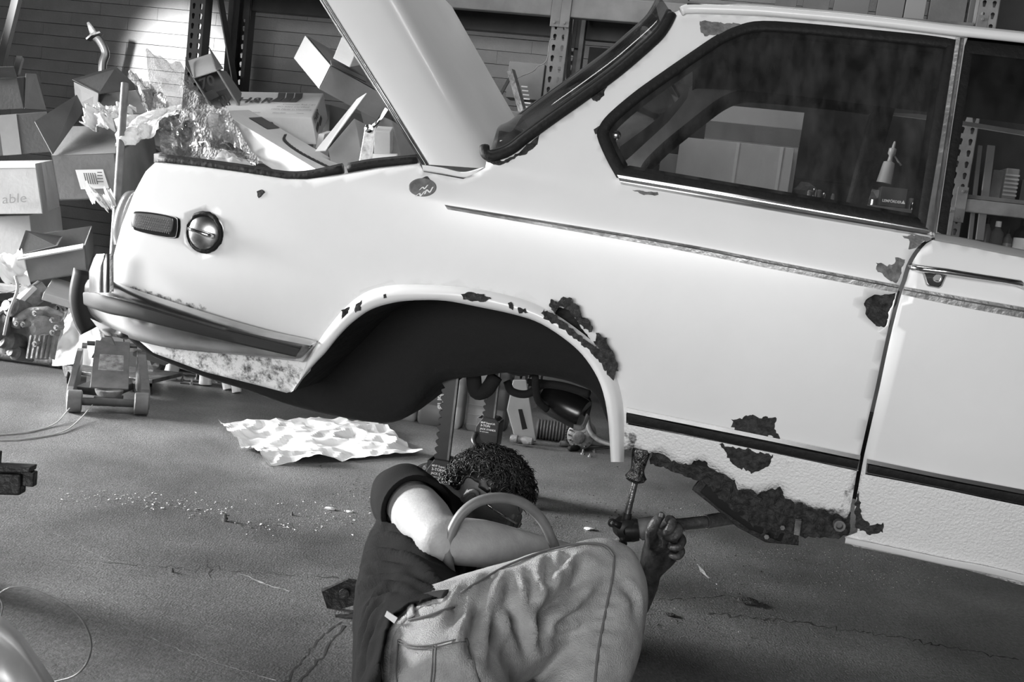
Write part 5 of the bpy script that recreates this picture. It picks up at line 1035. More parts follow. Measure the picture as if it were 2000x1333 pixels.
def shelfbox(x0, x1, ytop, z0, d, dep, m, lb, name='cardboard_box', th=None):
    P = plane_hit(x0, ytop+40, RK0+NR*d, NR); Qx = plane_hit(x1, ytop+40, RK0+NR*d, NR); T = plane_hit((x0+x1)/2, ytop, RK0+NR*d, NR); w = (Qx-P).dot(DR); P = P+ZZ*(z0-P.z); t = thing(name, P, lb, 'box')
    bm = NB(); hexa(bm, P, DR*w, NR*dep, ZZ*(T.z-z0)); obj('body', bm, m, t, bevel=.003); return t, P, w, T.z-z0
t, P, w, h = shelfbox(1322, 1548, 278, 1.222, .02, .16, mat('kraft_light', .42, .85, ns=4, na=.12, bump=.1, bs=50), 'light kraft carton on the shelf seen through the quarter window')
for s in (.5, .88): bm = NB(); hexa(bm, P-NR*.003+DR*w*s, DR*.014, NR*.002, ZZ*h); obj('crease_tape', bm, M_white, t)
t, P, w, h = shelfbox(1378, 1566, 212, 1.222, .2, .25, M_white, 'white carton behind the light kraft carton, seen through the quarter window')
bm = NB(); hexa(bm, P-NR*.004+ZZ*h*.60, DR*w, NR*.003, ZZ*h*.2); obj('flap', bm, M_kraft, t); bm = NB(); hexa(bm, P-NR*.006+ZZ*h*.805, DR*w, NR*.004, ZZ*h*.2); obj('top_flap', bm, M_jugL, t)
shelfbox(1286, 1330, 300, 1.222, .1, .2, M_kraft, 'small kraft carton left of the light kraft carton on the shelf')
t, P, w, h = shelfbox(1715, 1768, 366, 1.222, .03, .1, mat('navy_box', .035, .5), 'dark parts box with white lettering on the shelf, seen through the window')
txt(t, 'LEMFÖRDER', P-NR*.0+ZZ*.02+DR*.012, DR*.0155, ZZ*.017, M_paper, off=.006, bold=.02)
bm = NB(); q = P+DR*(w-.022)+ZZ*.02-NR*.004; slab(bm, [q, q+DR*.018, q+DR*.009+ZZ*.016], .001); obj('triangle_logo', bm, M_paper, t)
t = thing('spray_gun', plane_hit(1730, 380, RK0+NR*.12, NR), 'spray gun with an upright grey cup standing behind the dark parts box', 'spray gun')
P = plane_hit(1726, 358, RK0+NR*.16, NR); bm = NB(); lathe(bm, P, ZZ+DR*.1, [(0, .035), (.09, .028), (.1, .026), (.105, .012), (.13, .01), (.14, .018), (.165, .018), (.17, .008), (.2, .005)], 16); obj('cup', bm, M_jugL, t, smooth=True, autos=50)
bm = NB(); tube(bm, [P+ZZ*.14+DR*.02, P+ZZ*.09+DR*.065], .005, 8); obj('trigger', bm, M_alu, t)
random.seed(77)
FX = [1578, 1592, 1602, 1613, 1627, 1688, 1697, 1707, 1778, 1789]
for i, x in enumerate(FX):
    P = plane_hit(x+random.uniform(-4, 4), 380, RK0+NR*random.uniform(.02, .1), NR); P.z = 1.222; r = random.uniform(.008, .017); bm = NB()
    lathe(bm, P, ZZ, [(0, r), (r*random.uniform(1.5, 3.5), r), (r*3.6, r*.6)], 12); tag(obj('steel_fitting', bm, M_chrome if i % 2 else M_alu, smooth=True, autos=40), ('bright' if i % 2 else 'dull')+' little steel fitting in the shelf clutter behind the glass, '+['first', 'second', 'third', 'fourth', 'fifth', 'sixth', 'seventh', 'eighth', 'ninth', 'last'][i]+' from the left', 'fitting', 'fittings on the shelf')
for i, (x, s, m, lb) in enumerate(((1572, .05, M_kraftD, 'crumpled brown rag on the shelf right of the light carton'), (1690, .04, M_white, 'crumpled foil packet left of the dark parts box'), (1712, .05, M_jugM, 'dark lump of cloth beneath the spray gun'))):
    P = plane_hit(x, 370, RK0+NR*.1, NR); P.z = 1.222+s*.7; bm = NB(); lump(bm, P, (s, s*.6, s*.9), i*9+2, 2); tag(obj('rag', bm, m, smooth=False), lb, 'rag')
# box with torn lettering between lid and rear window, and the wire hook on the upright
t, P, w, h = shelfbox(990, 1060, 122, 1.55, .05, .12, M_kraft, 'torn grey carton beside the grey rack upright above the trunk lid')
plank('dark steel strut leaning before the torn carton', (1022, 222, 4.75), (998, 138, 4.8), .03, .03, M_iron, 'steel_strut', 'strut')
plank('thin dark rod crossing left of the torn carton', (970, 198, 4.8), (1000, 145, 4.8), .015, .015, M_rackD, 'steel_rod', 'rod')
carton('carton stack seen between trunk lid and rear window, below the torn carton', (1055, 222, 4.7), (985, 216, 4.7), (1075, 222, 4.95), (1040, 300, 4.7), M_kraft)
bm = NB()
for i in range(7): P_ = at(1018+i*1.5, 170+i*8, 4.8); slab(bm, [P_, P_+DR*.03, P_+DR*.03+ZZ*.006, P_+ZZ*.006], .001)
tag(obj('printed_rule', bm, M_paper, t), None)
wire('bent wire hook hanging from the grey rack upright', [at(1083, 76, 4.85), at(1074, 80, 4.85), at(1068, 118, 4.82), at(1050, 130, 4.82), at(1040, 140, 4.82), at(1012, 152, 4.8), at(1006, 165, 4.8)], .0025, M_alu, 'wire_hook', 'hook', 3)
# boards stored on the top shelf
random.seed(9)
for i, (x, w, m, lb) in enumerate(((1505, .1, M_kraftD, 'dark narrow board at left'), (1560, .12, M_kraftD, 'dark board second from left'), (1620, .16, M_jugM, 'charcoal board'), (1705, .12, mat('board_grey', .13, .8), 'wide pale board'), (1760, .09, mat('board_pale', .2, .8), 'palest narrow board'), (1808, .16, M_kraftD, 'broad brown board'), (1885, .1, M_jugM, 'charcoal board nearest the right upright'))):
    P = plane_hit(x, 60, RK0+NR*.14, NR); P.z = TOP+.127; bm = NB(); hexa(bm, P, DR*w, NR*.04+ZZ*.0, ZZ*.42+NR*.1+DR*.02); tag(obj('stored_board', bm, m, bevel=.002), lb+' standing on the top shelf above the car roof', 'board')
for i, (x, w, hh, m, lb) in enumerate(((1110, .12, .035, M_jugM, 'flat dark box on the top shelf left of the wooden slats'), (990, .1, .03, M_white, 'flat white box end on the top shelf beside the trunk lid'), (1210, .2, .02, M_kraft, 'thin wooden slat on the top shelf above the rear window'), (1260, .2, .03, M_kraftD, 'second thin slat on the top shelf above the rear window'))):
    P = plane_hit(x, 10, RK0+NR*.02, NR); P.z = TOP+.126; bm = NB(); hexa(bm, P, DR*w, NR*.2, ZZ*hh); tag(obj('flat_box', bm, m, bevel=.003), lb, 'box')
# dark sheets filling the back of the right rack bays
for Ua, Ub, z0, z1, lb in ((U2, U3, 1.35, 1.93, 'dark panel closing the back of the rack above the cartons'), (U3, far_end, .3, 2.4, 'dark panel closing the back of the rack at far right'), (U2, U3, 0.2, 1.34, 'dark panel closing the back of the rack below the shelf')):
    bm = NB(); A = Ua.location+NR*.62+ZZ*z0+DR*.06; hexa(bm, A, (Ub.location-Ua.location)-DR*.12, NR*.01, ZZ*(z1-z0)); tag(obj('back_panel', bm, mat('back_dark', .045, .9, ns=3, na=.3)), lb, 'panel')
# ============================================================ foreground left: vice block, wire loop, fender tip, angle bracket
t = thing('cast_bracket', fl(20, 1010), 'black cast block jutting in at the left edge above its shadow', 'machine part'); Yb = 2.05
bm = NB()
def zblock(x0, y0, x1, y1, Y0, dep, m=mat('black_casting', .014, .5, bump=.5, bs=60)):
    bm = NB(); slab(bm, [at(x, y, Y0) for x, y in ((x0, y0), (x1, y0+6), (x1-2, y1+3), (x0, y1))], dep if (at(x1, y0, Y0)-at(x0, y0, Y0)).cross(at(x0, y1, Y0)-at(x0, y0, Y0)).y > 0 else -dep); return bm
m_b = mat('black_casting', .014, .5, bump=.5, bs=60)
obj('block', zblock(-90, 922, 40, 966, Yb, .03), m_b, t, bevel=.004); obj('jaw', zblock(38, 918, 66, 950, Yb+.01, .02), m_b, t, bevel=.003); obj('top_flange', zblock(-90, 908, 58, 922, Yb-.005, .035), m_b, t, bevel=.003); obj('post_block', zblock(-90, 878, -4, 910, Yb+.02, .02), m_b, t, bevel=.003)
bm = NB(); lathe(bm, at(19, 911, Yb+.05), ZZ, [(-.01, .016), (.004, .016), (.004, .008), (.0, .008)], 18); obj('washer', bm, M_alu, t, smooth=True, autos=40)
bm = NB(); P = at(-170, 960, Yb+.06); hexa(bm, V3((P.x-.05, P.y, 0)), V3((.09, 0, 0)), V3((0, .08, 0)), ZZ*(P.z+.02)); obj('pedestal', bm, m_b, t, bevel=.004)
Yw = 1.6
wire('thin springy wire loop in the lower left foreground', [at(x, y, Yw+dy) for x, y, dy in ((-30, 1190, .0), (5, 1156, 0), (40, 1147, 0), (95, 1165, 0), (150, 1200, 0), (176, 1245, 0), (174, 1285, 0), (150, 1318, 0), (105, 1333, .02), (40, 1345, .05))], .0018, M_alu, 'wire_loop', 'wire')
wire('inner turn of springy wire at the lower left, over the bright metal piece', [at(x, y, Yw-.02) for x, y in ((-20, 1145), (4, 1180), (2, 1215), (25, 1250), (70, 1285), (110, 1300))], .0015, M_alu, 'wire_loop', 'wire')
M_sh = mat('bare_panel', .5, .35, metal=.4, ns=5, na=.3); rows = []
for i, (x0, y0, x1, y1) in enumerate(((-60, 1180, -60, 1400), (0, 1205, -10, 1400), (40, 1240, 30, 1400), (75, 1290, 62, 1420), (115, 1350, 90, 1450))): rows.append([at(x0, y0, 1.42), at(x0+(x1-x0)*.3, y0+(y1-y0)*.3, 1.36), at(x1, y1, 1.34)])
o = loft('sheet_metal_scrap', rows, M_sh, None, solid=.002); tag(o, 'pale curved sheet-metal piece in the lower left corner', 'sheet metal')
t = thing('angle_bracket', fl(655, 1195), 'small black folded steel bracket on the floor left of the man', 'bracket'); Yf = fl(650, 1185).y
Q('upright_plate', t, [(627, 1152, Yf+.0), (678, 1130, Yf+.03), (702, 1134, Yf+.03), (702, 1180, Yf+.0), (641, 1197, Yf-.02)], m_b, .004); Q('top_edge', t, [(627, 1153, Yf-.004), (678, 1129, Yf+.026), (681, 1132, Yf+.026), (630, 1156, Yf-.004)], M_alu, .003)
Q('base_plate', t, [(650, 1196, Yf-.02), (720, 1192, Yf-.0), (725, 1205, Yf-.05), (655, 1204, Yf-.06)], m_b, .004)
bm = NB(); P = at(672, 1160, Yf-.004); lathe(bm, P, (.1, -1, 0), [(0, .012), (.003, .012), (.003, .005)], 16); obj('boss', bm, m_b, t)
for i, (x, y, s, lb) in enumerate(((439, 1018, .010, 'small bolt standing on the open floor with a long shadow'), (336, 1118, .005, 'tiny nut on the floor near the long crack'), (570, 1007, .005, 'tiny dark nut on the floor below the paper sheet'), (1335, 1038, .004, 'tiny nut by the tool tube'))):
    P = fl(x, y); bm = NB(); lathe(bm, P, ZZ, [(0, s*.8), (s*.9, s*.9), (s*.9, s*.55), (s*1.9, s*.5), (s*2, s*.3)], 8); tag(obj('loose_bolt', bm, M_iron), lb, 'bolt')
for i, (x, y, s, lb) in enumerate(((645, 996, .012, 'pale curled paint chip right of the flake streak'), (682, 1001, .008, 'smaller pale chip right of the curled one'), (1460, 1178, .02, 'dark twisted scrap of rusted metal on the floor at lower right'), (1150, 1035, .012, 'pale bent clip on the floor below the arch'), (1308, 1203, .012, 'thin dark shred of metal behind the knee'))):
    P = fl(x, y); bm = NB(); lump(bm, P+ZZ*s*.3, (s*1.6, s, s*.35), i*3, 1); tag(obj('metal_scrap', bm, M_paper if i in (0, 1, 3) else M_rust), lb, 'scrap')
# ============================================================ pulling tool held by the man, and the hose
M_tool = mat('tool_steel', .22, .35, metal=.8, ns=30, na=.5, bump=.3, bs=80); M_toolD = mat('tool_dark', .05, .4, metal=.4, ns=30, na=.5); M_toolG = mat('tool_grey_paint', .26, .55, ns=25, na=.35, bump=.2, bs=80)
t = thing('pulling_tool', at(1225, 1040, 2.25), 'steel pulling tool with a thin rod up to the rusted sill, gripped by the man', 'tool'); Yt = 2.28
bm = NB(); a = at(1240, 942, Yt); b = at(1252, 884, Yt); d_ = b-a; lathe(bm, a, d_, [(0, .014), (.004, .022), (.012, .026), (.02, .02), (.03, .016), (d_.length, .021), (d_.length+.01, .018)], 18); obj('threaded_head', bm, mat('tool_wet', .12, .18, metal=.9, ns=60, na=.8, bump=1, bs=90), t, smooth=True)
bm = NB(); tube(bm, [at(1240, 944, Yt), at(1225, 1005, Yt)], [.0075, .0085], 12); obj('rod', bm, M_tool, t, smooth=True, autos=40); bm = NB(); tube(bm, [at(1226, 1003, Yt), at(1221, 1024, Yt)], .0105, 12); obj('rod_collar', bm, M_toolD, t, smooth=True, autos=40)
bm = NB(); c = at(1218, 1036, Yt); lathe(bm, c+V3((0, .03, 0)), (0.15, -1, .1), [(0, .02), (.004, .026), (.05, .026), (.054, .02), (.056, .012), (.05, .01)], 22); obj('clamp_ring', bm, M_toolD, t, smooth=True, autos=40)
bm = NB(); c2 = at(1236, 1036, Yt); lathe(bm, c2, at(1300, 1030, Yt)-c2, [(-.02, .026), (.0, .028), (.012, .026)], 20); obj('clamp_body', bm, M_toolD, t, smooth=True, autos=40)
for p, q in (((1212, 1028), (1196, 1022)), ((1216, 1048), (1216, 1062))):
    bm = NB(); P0, P1 = at(*p, Yt-.02), at(*q, Yt-.02); tube(bm, [P0, P1], [.009, .006], 8); e_ = [P1+V3((math.cos(k*PI/6)*.008, 0, math.sin(k*PI/6)*.008)) for k in range(12)]; tube(bm, e_, .003, 6, closed=True); obj('clamp_ear', bm, M_toolD, t, smooth=True)
bm = NB(); a = at(1246, 1035, Yt); b = at(1300, 1028, Yt-.01); e = at(1378, 1020, Yt+.02); g = at(1450, 1008, Yt+.18); d_ = b-a; lathe(bm, a, d_, [(0, .02), (.006, .026), (.02, .027), (.07, .025)], 18); obj('painted_collar', bm, M_toolG, t, smooth=True, autos=40)
bm = NB(); tube(bm, [b, e], .0145, 16); tube(bm, [e, at(1480, 1004, Yt+.14)], .0165, 16); obj('tube', bm, M_tool, t, smooth=True, autos=40)
HY = [(915, 1200, 1.86), (890, 1150, 1.86), (877, 1105, 1.85), (876, 1060, 1.85), (896, 1012, 1.86), (930, 982, 1.87), (975, 973, 1.89), (1020, 983, 1.91), (1055, 1012, 1.93), (1076, 1050, 1.94), (1088, 1085, 1.95), (1090, 1140, 1.95)]
wire('thick grey rubber hose standing in a loop before the man\'s forearm', [at(*p) for p in HY], .0105, mat('hose_rubber', .15, .45, ns=30, na=.15), 'hose', 'hose', 6)
# ============================================================ THE MAN
def ptz(px, Y, z):
    lo, hi = -500, 4000
    for _ in range(40):
        m_ = (lo+hi)/2
        if at(px, m_, Y).z > z: lo = m_
        else: hi = m_
    return at(px, lo, Y)
man = thing('person', ptz(860, 1.8, 0), 'man in dark t-shirt and jeans lying on the floor, gripping a tool under the car', 'person')
def remesh(bm, vox, name='tmp', its=6):
    me = bpy.data.meshes.new(name); bmesh.ops.recalc_face_normals(bm, faces=bm.faces); bm.to_mesh(me); bm.free(); o = bpy.data.objects.new(name, me); COL.objects.link(o)
    r = o.modifiers.new('r', 'REMESH'); r.mode = 'VOXEL'; r.voxel_size = vox; s = o.modifiers.new('s', 'SMOOTH'); s.factor = .5; s.iterations = its
    dg = bpy.context.evaluated_depsgraph_get(); m2 = bpy.data.meshes.new_from_object(o.evaluated_get(dg)); bpy.data.objects.remove(o)
    b2 = NB(); b2.from_mesh(m2); return b2
def limb(bm, pts, rs, ry=None, n=20, up=None, k=4):
    P = smooth(pts, k); K = len(pts)
    def lerp(l): return [l[min(i//k, K-1)]+(l[min(i//k+1, K-1)]-l[min(i//k, K-1)])*((i % k)/k) for i in range(len(P))]
    tube(bm, P, lerp(rs), n, ry=lerp(ry) if ry else None, up=up)
    for p, r, q in ((P[0], rs[0], P[1]), (P[-1], rs[-1], P[-2])):
        if not ry: bmesh.ops.create_uvsphere(bm, u_segments=16, v_segments=10, radius=r*.98, matrix=Matrix.Translation(p))
def surf(bm, seed=0):
    bm.verts.ensure_lookup_table(); bm.normal_update(); return BVHTree.FromBMesh(bm)
def hit(tree, x, y):
    d = ray(x, y).normalized(); h, n, i, dd = tree.ray_cast(CAM, d); return (h, n) if h else (None, None)
def folds(bm, lines, base=()):
    """press creases into a cloth mesh; each line is (pixel polyline, half width m, depth m)"""
    tree = surf(bm); L3 = []
    for pl, w, dp in lines:
        P = []
        for x, y in sm2(pl, 4):
            h, n = hit(tree, x, y)
            if h: P.append(h.copy())
        if len(P) > 1: L3.append((P, w, dp))
    mv = {}
    for v in bm.verts:
        d = 0
        for P, w, dp in L3:
            if (v.co-P[len(P)//2]).length > .3: continue
            best = 9; bt = 0
            for i in range(len(P)-1):
                ab = P[i+1]-P[i]; t = max(0, min(1, (v.co-P[i]).dot(ab)/max(ab.length_squared, 1e-9))); q = (v.co-P[i]-ab*t).length
                if q < best: best = q; bt = (i+t)/(len(P)-1)
            if best < w*3:
                s = best/w; env = min(1, 4*bt+.25)*min(1, 4*(1-bt)+.25); d += env*dp*(-math.exp(-s*s)+.75*math.exp(-((s-1.7)/.75)**2))
        for sc, am, st in base: d += am*noise.noise(V3((v.co.x*sc*st[0], v.co.y*sc*st[1], v.co.z*sc*st[2])))
        mv[v] = v.normal*d
    for v, q in mv.items(): v.co += q
    for _ in range(1): bmesh.ops.smooth_vert(bm, verts=bm.verts, factor=.3)
def cut(bm, P0, n):
    dl = [v for v in bm.verts if (v.co-P0).dot(n) > 0]; bmesh.ops.delete(bm, geom=dl, context='VERTS')
M_skin = mat('skin', .34, .5, ns=30, na=.12, bump=.15, bs=180, spec=.35); M_skinD = mat('grimy_skin', .06, .45, ns=35, na=.9, bump=.3, bs=120, spec=.4)
M_shirt = mat('dark_cotton', .009, .95, ns=400, na=.3, bump=.25, bs=500, spec=.15); M_jean = mat('worn_denim', .36, .95, ns=16, na=.3, bump=.5, bs=420, stretch=(1, 1, 1), spec=.15)
M_seam = mat('denim_seam', .12, .9); M_hair = mat('dark_hair', .012, .42, ns=60, na=.6)
SHL = at(800, 985, 2.13); ELB = at(860, 1056, 1.88); WRL = at(1128, 1090, 2.08)
neck = at(880, 1040, 2.36)
# shirt
bm = NB()
tz = [ptz(855, 2.33, .225), ptz(820, 2.20, .195), ptz(808, 2.05, .18), ptz(803, 1.88, .16), ptz(820, 1.72, .15), ptz(842, 1.55, .15), ptz(850, 1.42, .15)]
limb(bm, tz, [.07, .108, .112, .110, .118, .13, .13], [.09, .125, .13, .135, .15, .165, .165], 28, up=ZZ)
limb(bm, [ptz(835, 2.27, .22), at(800, 1000, 2.22), SHL], [.085, .078, .068])
limb(bm, [ptz(840, 2.3, .12), ptz(880, 2.32, .08), ptz(960, 2.25, .07)], [.1, .07, .06])
bm = remesh(bm, .0085)
A, B, C_ = at(905, 1163, 1.80), at(752, 1200, 1.72), at(736, 1345, 1.52); hn = (B-A).cross(C_-A).normalized(); hn = hn if hn.y < 0 else -hn
def Z5(l): return [(680+x/2.76, 850+y/2.76) for x, y in l]
sl_ax = (ELB-SHL).normalized()
folds(bm, [(Z5(l), w*1.05, d*1.6) for l, w, d in (([(100, 560), (250, 525), (430, 610)], .011, .006), ([(75, 640), (210, 600), (460, 690)], .012, .007), ([(60, 720), (220, 675), (420, 760)], .011, .006), ([(60, 780), (250, 740), (500, 830)], .012, .007), ([(75, 860), (230, 790), (430, 850)], .010, .006), ([(120, 930), (220, 850), (330, 860)], .009, .005), ([(90, 1000), (150, 900), (240, 850)], .009, .005), ([(80, 1150), (120, 1000), (200, 900)], .010, .005), ([(200, 470), (300, 500), (420, 590)], .010, .005), ([(150, 500), (250, 470)], .01, .005), ([(85, 1300), (110, 1150), (160, 1000)], .01, .005))], [(9, .006, (1, .6, 2.2)), (24, .002, (1, 1, 2))])
HEM = [(915, 1150), (905, 1163), (860, 1172), (800, 1184), (768, 1207), (752, 1250), (744, 1340), (744, 1900), (1500, 1900), (1500, 1150)]
bmesh.ops.delete(bm, geom=[v for v in bm.verts if v.co.y < 2.0 and inpoly(*proj(v.co), HEM)], context='VERTS')
sh = obj('t_shirt', bm, M_shirt, man, smooth=True, solid=.003)
bm = NB(); s_, u_ = frame_of(sl_ax); rows_ = []
for q_, R_s in ((-.42, .060), (-.25, .074), (-.1, .078), (.05, .076), (.15, .074), (.22, .0735)):
    rows_.append([bm.verts.new(SHL.lerp(ELB, q_)+(s_*math.cos(a)+u_*math.sin(a))*(R_s+.004*math.sin(3*a+q_*14)*min(1, abs(q_-.3)*3))) for a in [k*PI/20 for k in range(40)]])
for ra_, rb_ in zip(rows_, rows_[1:]):
    for j in range(40): bm.faces.new([ra_[j], ra_[(j+1) % 40], rb_[(j+1) % 40], rb_[j]])
obj('sleeve', bm, M_shirt, man, smooth=True, solid=.002, sub=1)
bm = NB(); hm = []; s_, u_ = frame_of(sl_ax); c_ = SHL.lerp(ELB, .22)
for k in range(32): a = k*PI/16; hm.append(c_+s_*math.cos(a)*(.0725+.002*math.sin(3*a))+u_*math.sin(a)*(.0725+.003*math.sin(2*a))+sl_ax*.006*math.sin(2*a+1))
tube(bm, hm, .0035, 8, closed=True, ry=.007); obj('sleeve_hem', bm, M_shirt, sh, smooth=True)
# jeans
bm = NB(); HL = ptz(880, 1.64, .21); KN = at(1178, 1132, 1.83); AN = at(1098, 1500, 1.58)
limb(bm, [ptz(806, 1.83, .15), ptz(822, 1.72, .15), ptz(850, 1.58, .155), ptz(858, 1.46, .15)], [.080, .100, .122, .10], [.095, .13, .155, .13], 28, up=ZZ)
limb(bm, [HL, HL.lerp(KN, .35)+ZZ*.0, HL.lerp(KN, .7), KN], [.112, .103, .09, .078])
limb(bm, [KN, KN.lerp(AN, .12)+V3((.012, 0, 0)), KN.lerp(AN, .4)+V3((.012, 0, 0)), KN.lerp(AN, .75), AN], [.078, .079, .080, .074, .066])
limb(bm, [ptz(870, 1.52, .10), ptz(1010, 1.46, .085), ptz(1150, 1.45, .08)], [.1, .085, .07]); limb(bm, [ptz(1150, 1.45, .08), ptz(1060, 1.28, .07), ptz(980, 1.12, .065)], [.07, .065, .055])
bm = remesh(bm, .0085, its=5)
folds(bm, [(Z5(l), w*.95, d*1.5) for l, w, d in (([(770, 765), (700, 930), (665, 1100), (660, 1220)], .013, .009), ([(850, 770), (800, 950), (760, 1150)], .012, .007), ([(900, 760), (870, 930), (960, 1180)], .012, .009), ([(975, 740), (985, 940)], .010, .006),
  ([(1270, 700), (1220, 790), (1130, 870), (1050, 960), (1022, 1040), (1040, 1120)], .013, .014), ([(1330, 720), (1270, 800), (1180, 880), (1090, 960)], .010, .006), ([(1060, 1040), (1150, 1000), (1250, 960)], .010, .006), ([(1050, 1120), (1150, 1080), (1240, 1060)], .011, .005),
  ([(1190, 640), (1150, 700), (1120, 780)], .009, .005), ([(1100, 660), (1070, 760), (1060, 850)], .010, .006), ([(680, 800), (610, 920), (560, 1040)], .012, .006), ([(1340, 860), (1440, 850)], .008, .0022), ([(1340, 920), (1440, 905)], .008, .0022), ([(1340, 990), (1430, 975)], .008, .0022), ([(1330, 1060), (1420, 1045)], .009, .0022), ([(1320, 1130), (1410, 1120)], .009, .0022), ([(1310, 1210), (1400, 1190)], .009, .002), ([(1450, 800), (1530, 880), (1540, 980)], .012, .004))], [(8, .005, (2, 1, 1)), (26, .0016, (1, 1, 1))])
jt = surf(bm)
def seam(name, pts, r, m, parent, tree, ry=None, off=.0045, k=5, n=6):
    P = []
    for x, y in sm2(pts, k):
        h, nn = hit(tree, x, y)
        if h: P.append(h+nn*off)
    if len(P) > 1:
        bm_ = NB(); N_ = []; R_ = []
        for x, y in sm2(pts, k):
            h, nn = hit(tree, x, y)
            if h: N_.append(nn)
        for _ in range(2): N_ = [(N_[max(i-1, 0)]+N_[i]+N_[min(i+1, len(N_)-1)]).normalized() for i in range(len(N_))]; P = [P[0]]+[(P[i-1]+P[i]*2+P[i+1])/4 for i in range(1, len(P)-1)]+[P[-1]]
        for i, p in enumerate(P):
            t = (P[min(i+1, len(P)-1)]-P[max(i-1, 0)]).normalized(); s = t.cross(N_[i]).normalized(); u = s.cross(t)
            R_.append([bm_.verts.new(p+s*math.cos(2*PI*j/n)*(ry or r)+u*math.sin(2*PI*j/n)*r) for j in range(n)])
        for a_, b_ in zip(R_, R_[1:]):
            for j in range(n): bm_.faces.new([a_[j], a_[(j+1) % n], b_[(j+1) % n], b_[j]])
        bm_.faces.new(R_[0][::-1]); bm_.faces.new(R_[-1]); return obj(name, bm_, m, parent, smooth=True)
def decal(name, poly, off, m, parent, tree, step=9):
    rv, T = cdt(densify(poly, 8), [], step); bm_ = NB(); V = []
    for v in rv: h, nn = hit(tree, v.x, v.y); V.append(bm_.verts.new(h+nn*off) if h else None)
    for f in T:
        if all(V[i] for i in f): bm_.faces.new([V[i] for i in f])
    return obj(name, bm_, m, parent, smooth=True, solid=-off)
jt2 = jt
je = obj('jeans', bm, M_jean, man, smooth=True, solid=.002)
pk = decal('back_pocket', Z5([(280, 1120), (360, 1150), (480, 1145), (625, 1100), (660, 1190), (690, 1290), (720, 1360), (270, 1360)]), .003, M_jean, je, jt2)
for l in ([(278, 1118), (360, 1150), (480, 1145), (625, 1100)], [(280, 1134), (360, 1166), (480, 1160), (618, 1118)], [(625, 1100), (660, 1190), (690, 1290), (712, 1350)], [(278, 1118), (272, 1230), (268, 1350)], [(460, 1150), (452, 1250), (440, 1350)], [(475, 1150), (468, 1250), (455, 1350)]): seam('stitching', Z5(l), .0011, M_seam, pk, jt2, off=.0052)
for l in ([(600, 860), (800, 745), (1000, 660), (1180, 605), (1340, 598), (1400, 625), (1428, 665)], [(1428, 665), (1420, 760), (1385, 960), (1350, 1150), (1325, 1345)], [(330, 1010), (450, 985), (560, 935)], [(240, 1000), (200, 1100), (190, 1230), (200, 1340)], [(330, 930), (355, 960), (340, 1010)]): seam('seam', Z5(l), .0022, M_seam, je, jt2)
seam('belt', Z5([(535, 872), (440, 880), (330, 925), (260, 985), (215, 1045), (190, 1120), (175, 1220), (170, 1340)]), .004, M_rub, je, jt2, ry=.013, off=.004, n=8)
seam('waistband', Z5([(530, 892), (450, 905), (360, 950), (290, 1010), (245, 1060), (215, 1150), (205, 1340)]), .003, M_jean, je, jt2, ry=.010, off=.002, n=8)
seam('belt_loop', Z5([(360, 905), (345, 950), (350, 1000)]), .002, M_jean, je, jt2, ry=.007, off=.007)
h_, n_ = hit(jt2, *Z5([(232, 985)])[0]); bm = NB(); slab(bm, [at(*p, h_.y-.06) for p in Z5([(208, 950), (266, 988), (248, 1018), (196, 978)])], .002); obj('waist_tag', bm, M_paper, je)
# arms (skin)
bm = NB()
limb(bm, [SHL, SHL.lerp(ELB, .5), ELB], [.060, .059, .047]); limb(bm, [ELB, at(940, 1062, 1.92), at(1030, 1078, 1.98), at(1100, 1088, 2.04), WRL], [.047, .048, .041, .032, .027])
limb(bm, [WRL, at(1165, 1098, 2.12), at(1195, 1100, 2.15)], [.026, .034, .032])
for i in range(4): p = at(1200, 1085+i*10, 2.13+i*.012); limb(bm, [p, p+V3((.035, .01, -.005)), p+V3((.045, .02, -.03)), p+V3((.03, .03, -.045))], [.0095, .009, .0085, .0075], k=3, n=10)
p = at(1165, 1085, 2.11); limb(bm, [p, p+V3((.03, -.02, .02)), p+V3((.055, -.02, .01))], [.012, .011, .009], k=3, n=10)
limb(bm, [ptz(850, 2.3, .24), at(893, 1015, 2.37), at(915, 985, 2.38)], [.075, .058, .056])
bm = remesh(bm, .0065, its=4); 
# head joined to the body
HC = at(944, 970, 2.385); hf = V3((.90, .14, -.42)).normalized(); hs = hf.cross(V3((.40, -.12, .90))).normalized(); hu = hs.cross(hf).normalized()
hs = hs if hs.y < 0 else -hs
def HL_(f, s, u): return HC+hf*f+hs*s+hu*u
hb = NB(); r = bmesh.ops.create_icosphere(hb, subdivisions=5, radius=1)
def g(x, s): return math.exp(-(x/s)**2)
for v in r['verts']:
    f, s, u = v.co.x, v.co.y, v.co.z
    F_ = .098*f; S = .077*s; U_ = .112*u
    if f > 0: F_ *= .93; S *= 1-.22*max(0, -u)*f
    if u < 0: S *= 1-.12*(-u); F_ += .012*(-u)*max(0, f)
    if f > .2:
        w_ = f
        F_ += w_*(.030*g(s, .16)*g(u+.22, .2)+.012*g(s, .12)*g(u+.02, .22))      # nose
        F_ += w_*.010*g(u-.18, .1)*g(s, .55)                                       # brow
        F_ -= w_*.014*(g(s-.38, .17)+g(s+.38, .17))*g(u-.02, .11)                  # eye sockets
        F_ += w_*(.012*g(s, .3)*g(u+.55, .05)+.010*g(s, .28)*g(u+.68, .06)-.004*g(s, .35)*g(u+.61, .03))  # lips
        F_ += w_*.018*g(s, .35)*g(u+.92, .14)                                      # chin
        S += math.copysign(.005*g(abs(s)-.55, .2)*g(u+.15, .16), s)*w_
    v.co = HC+hf*F_+hs*S+hu*U_
bmesh.ops.recalc_face_normals(hb, faces=hb.faces)
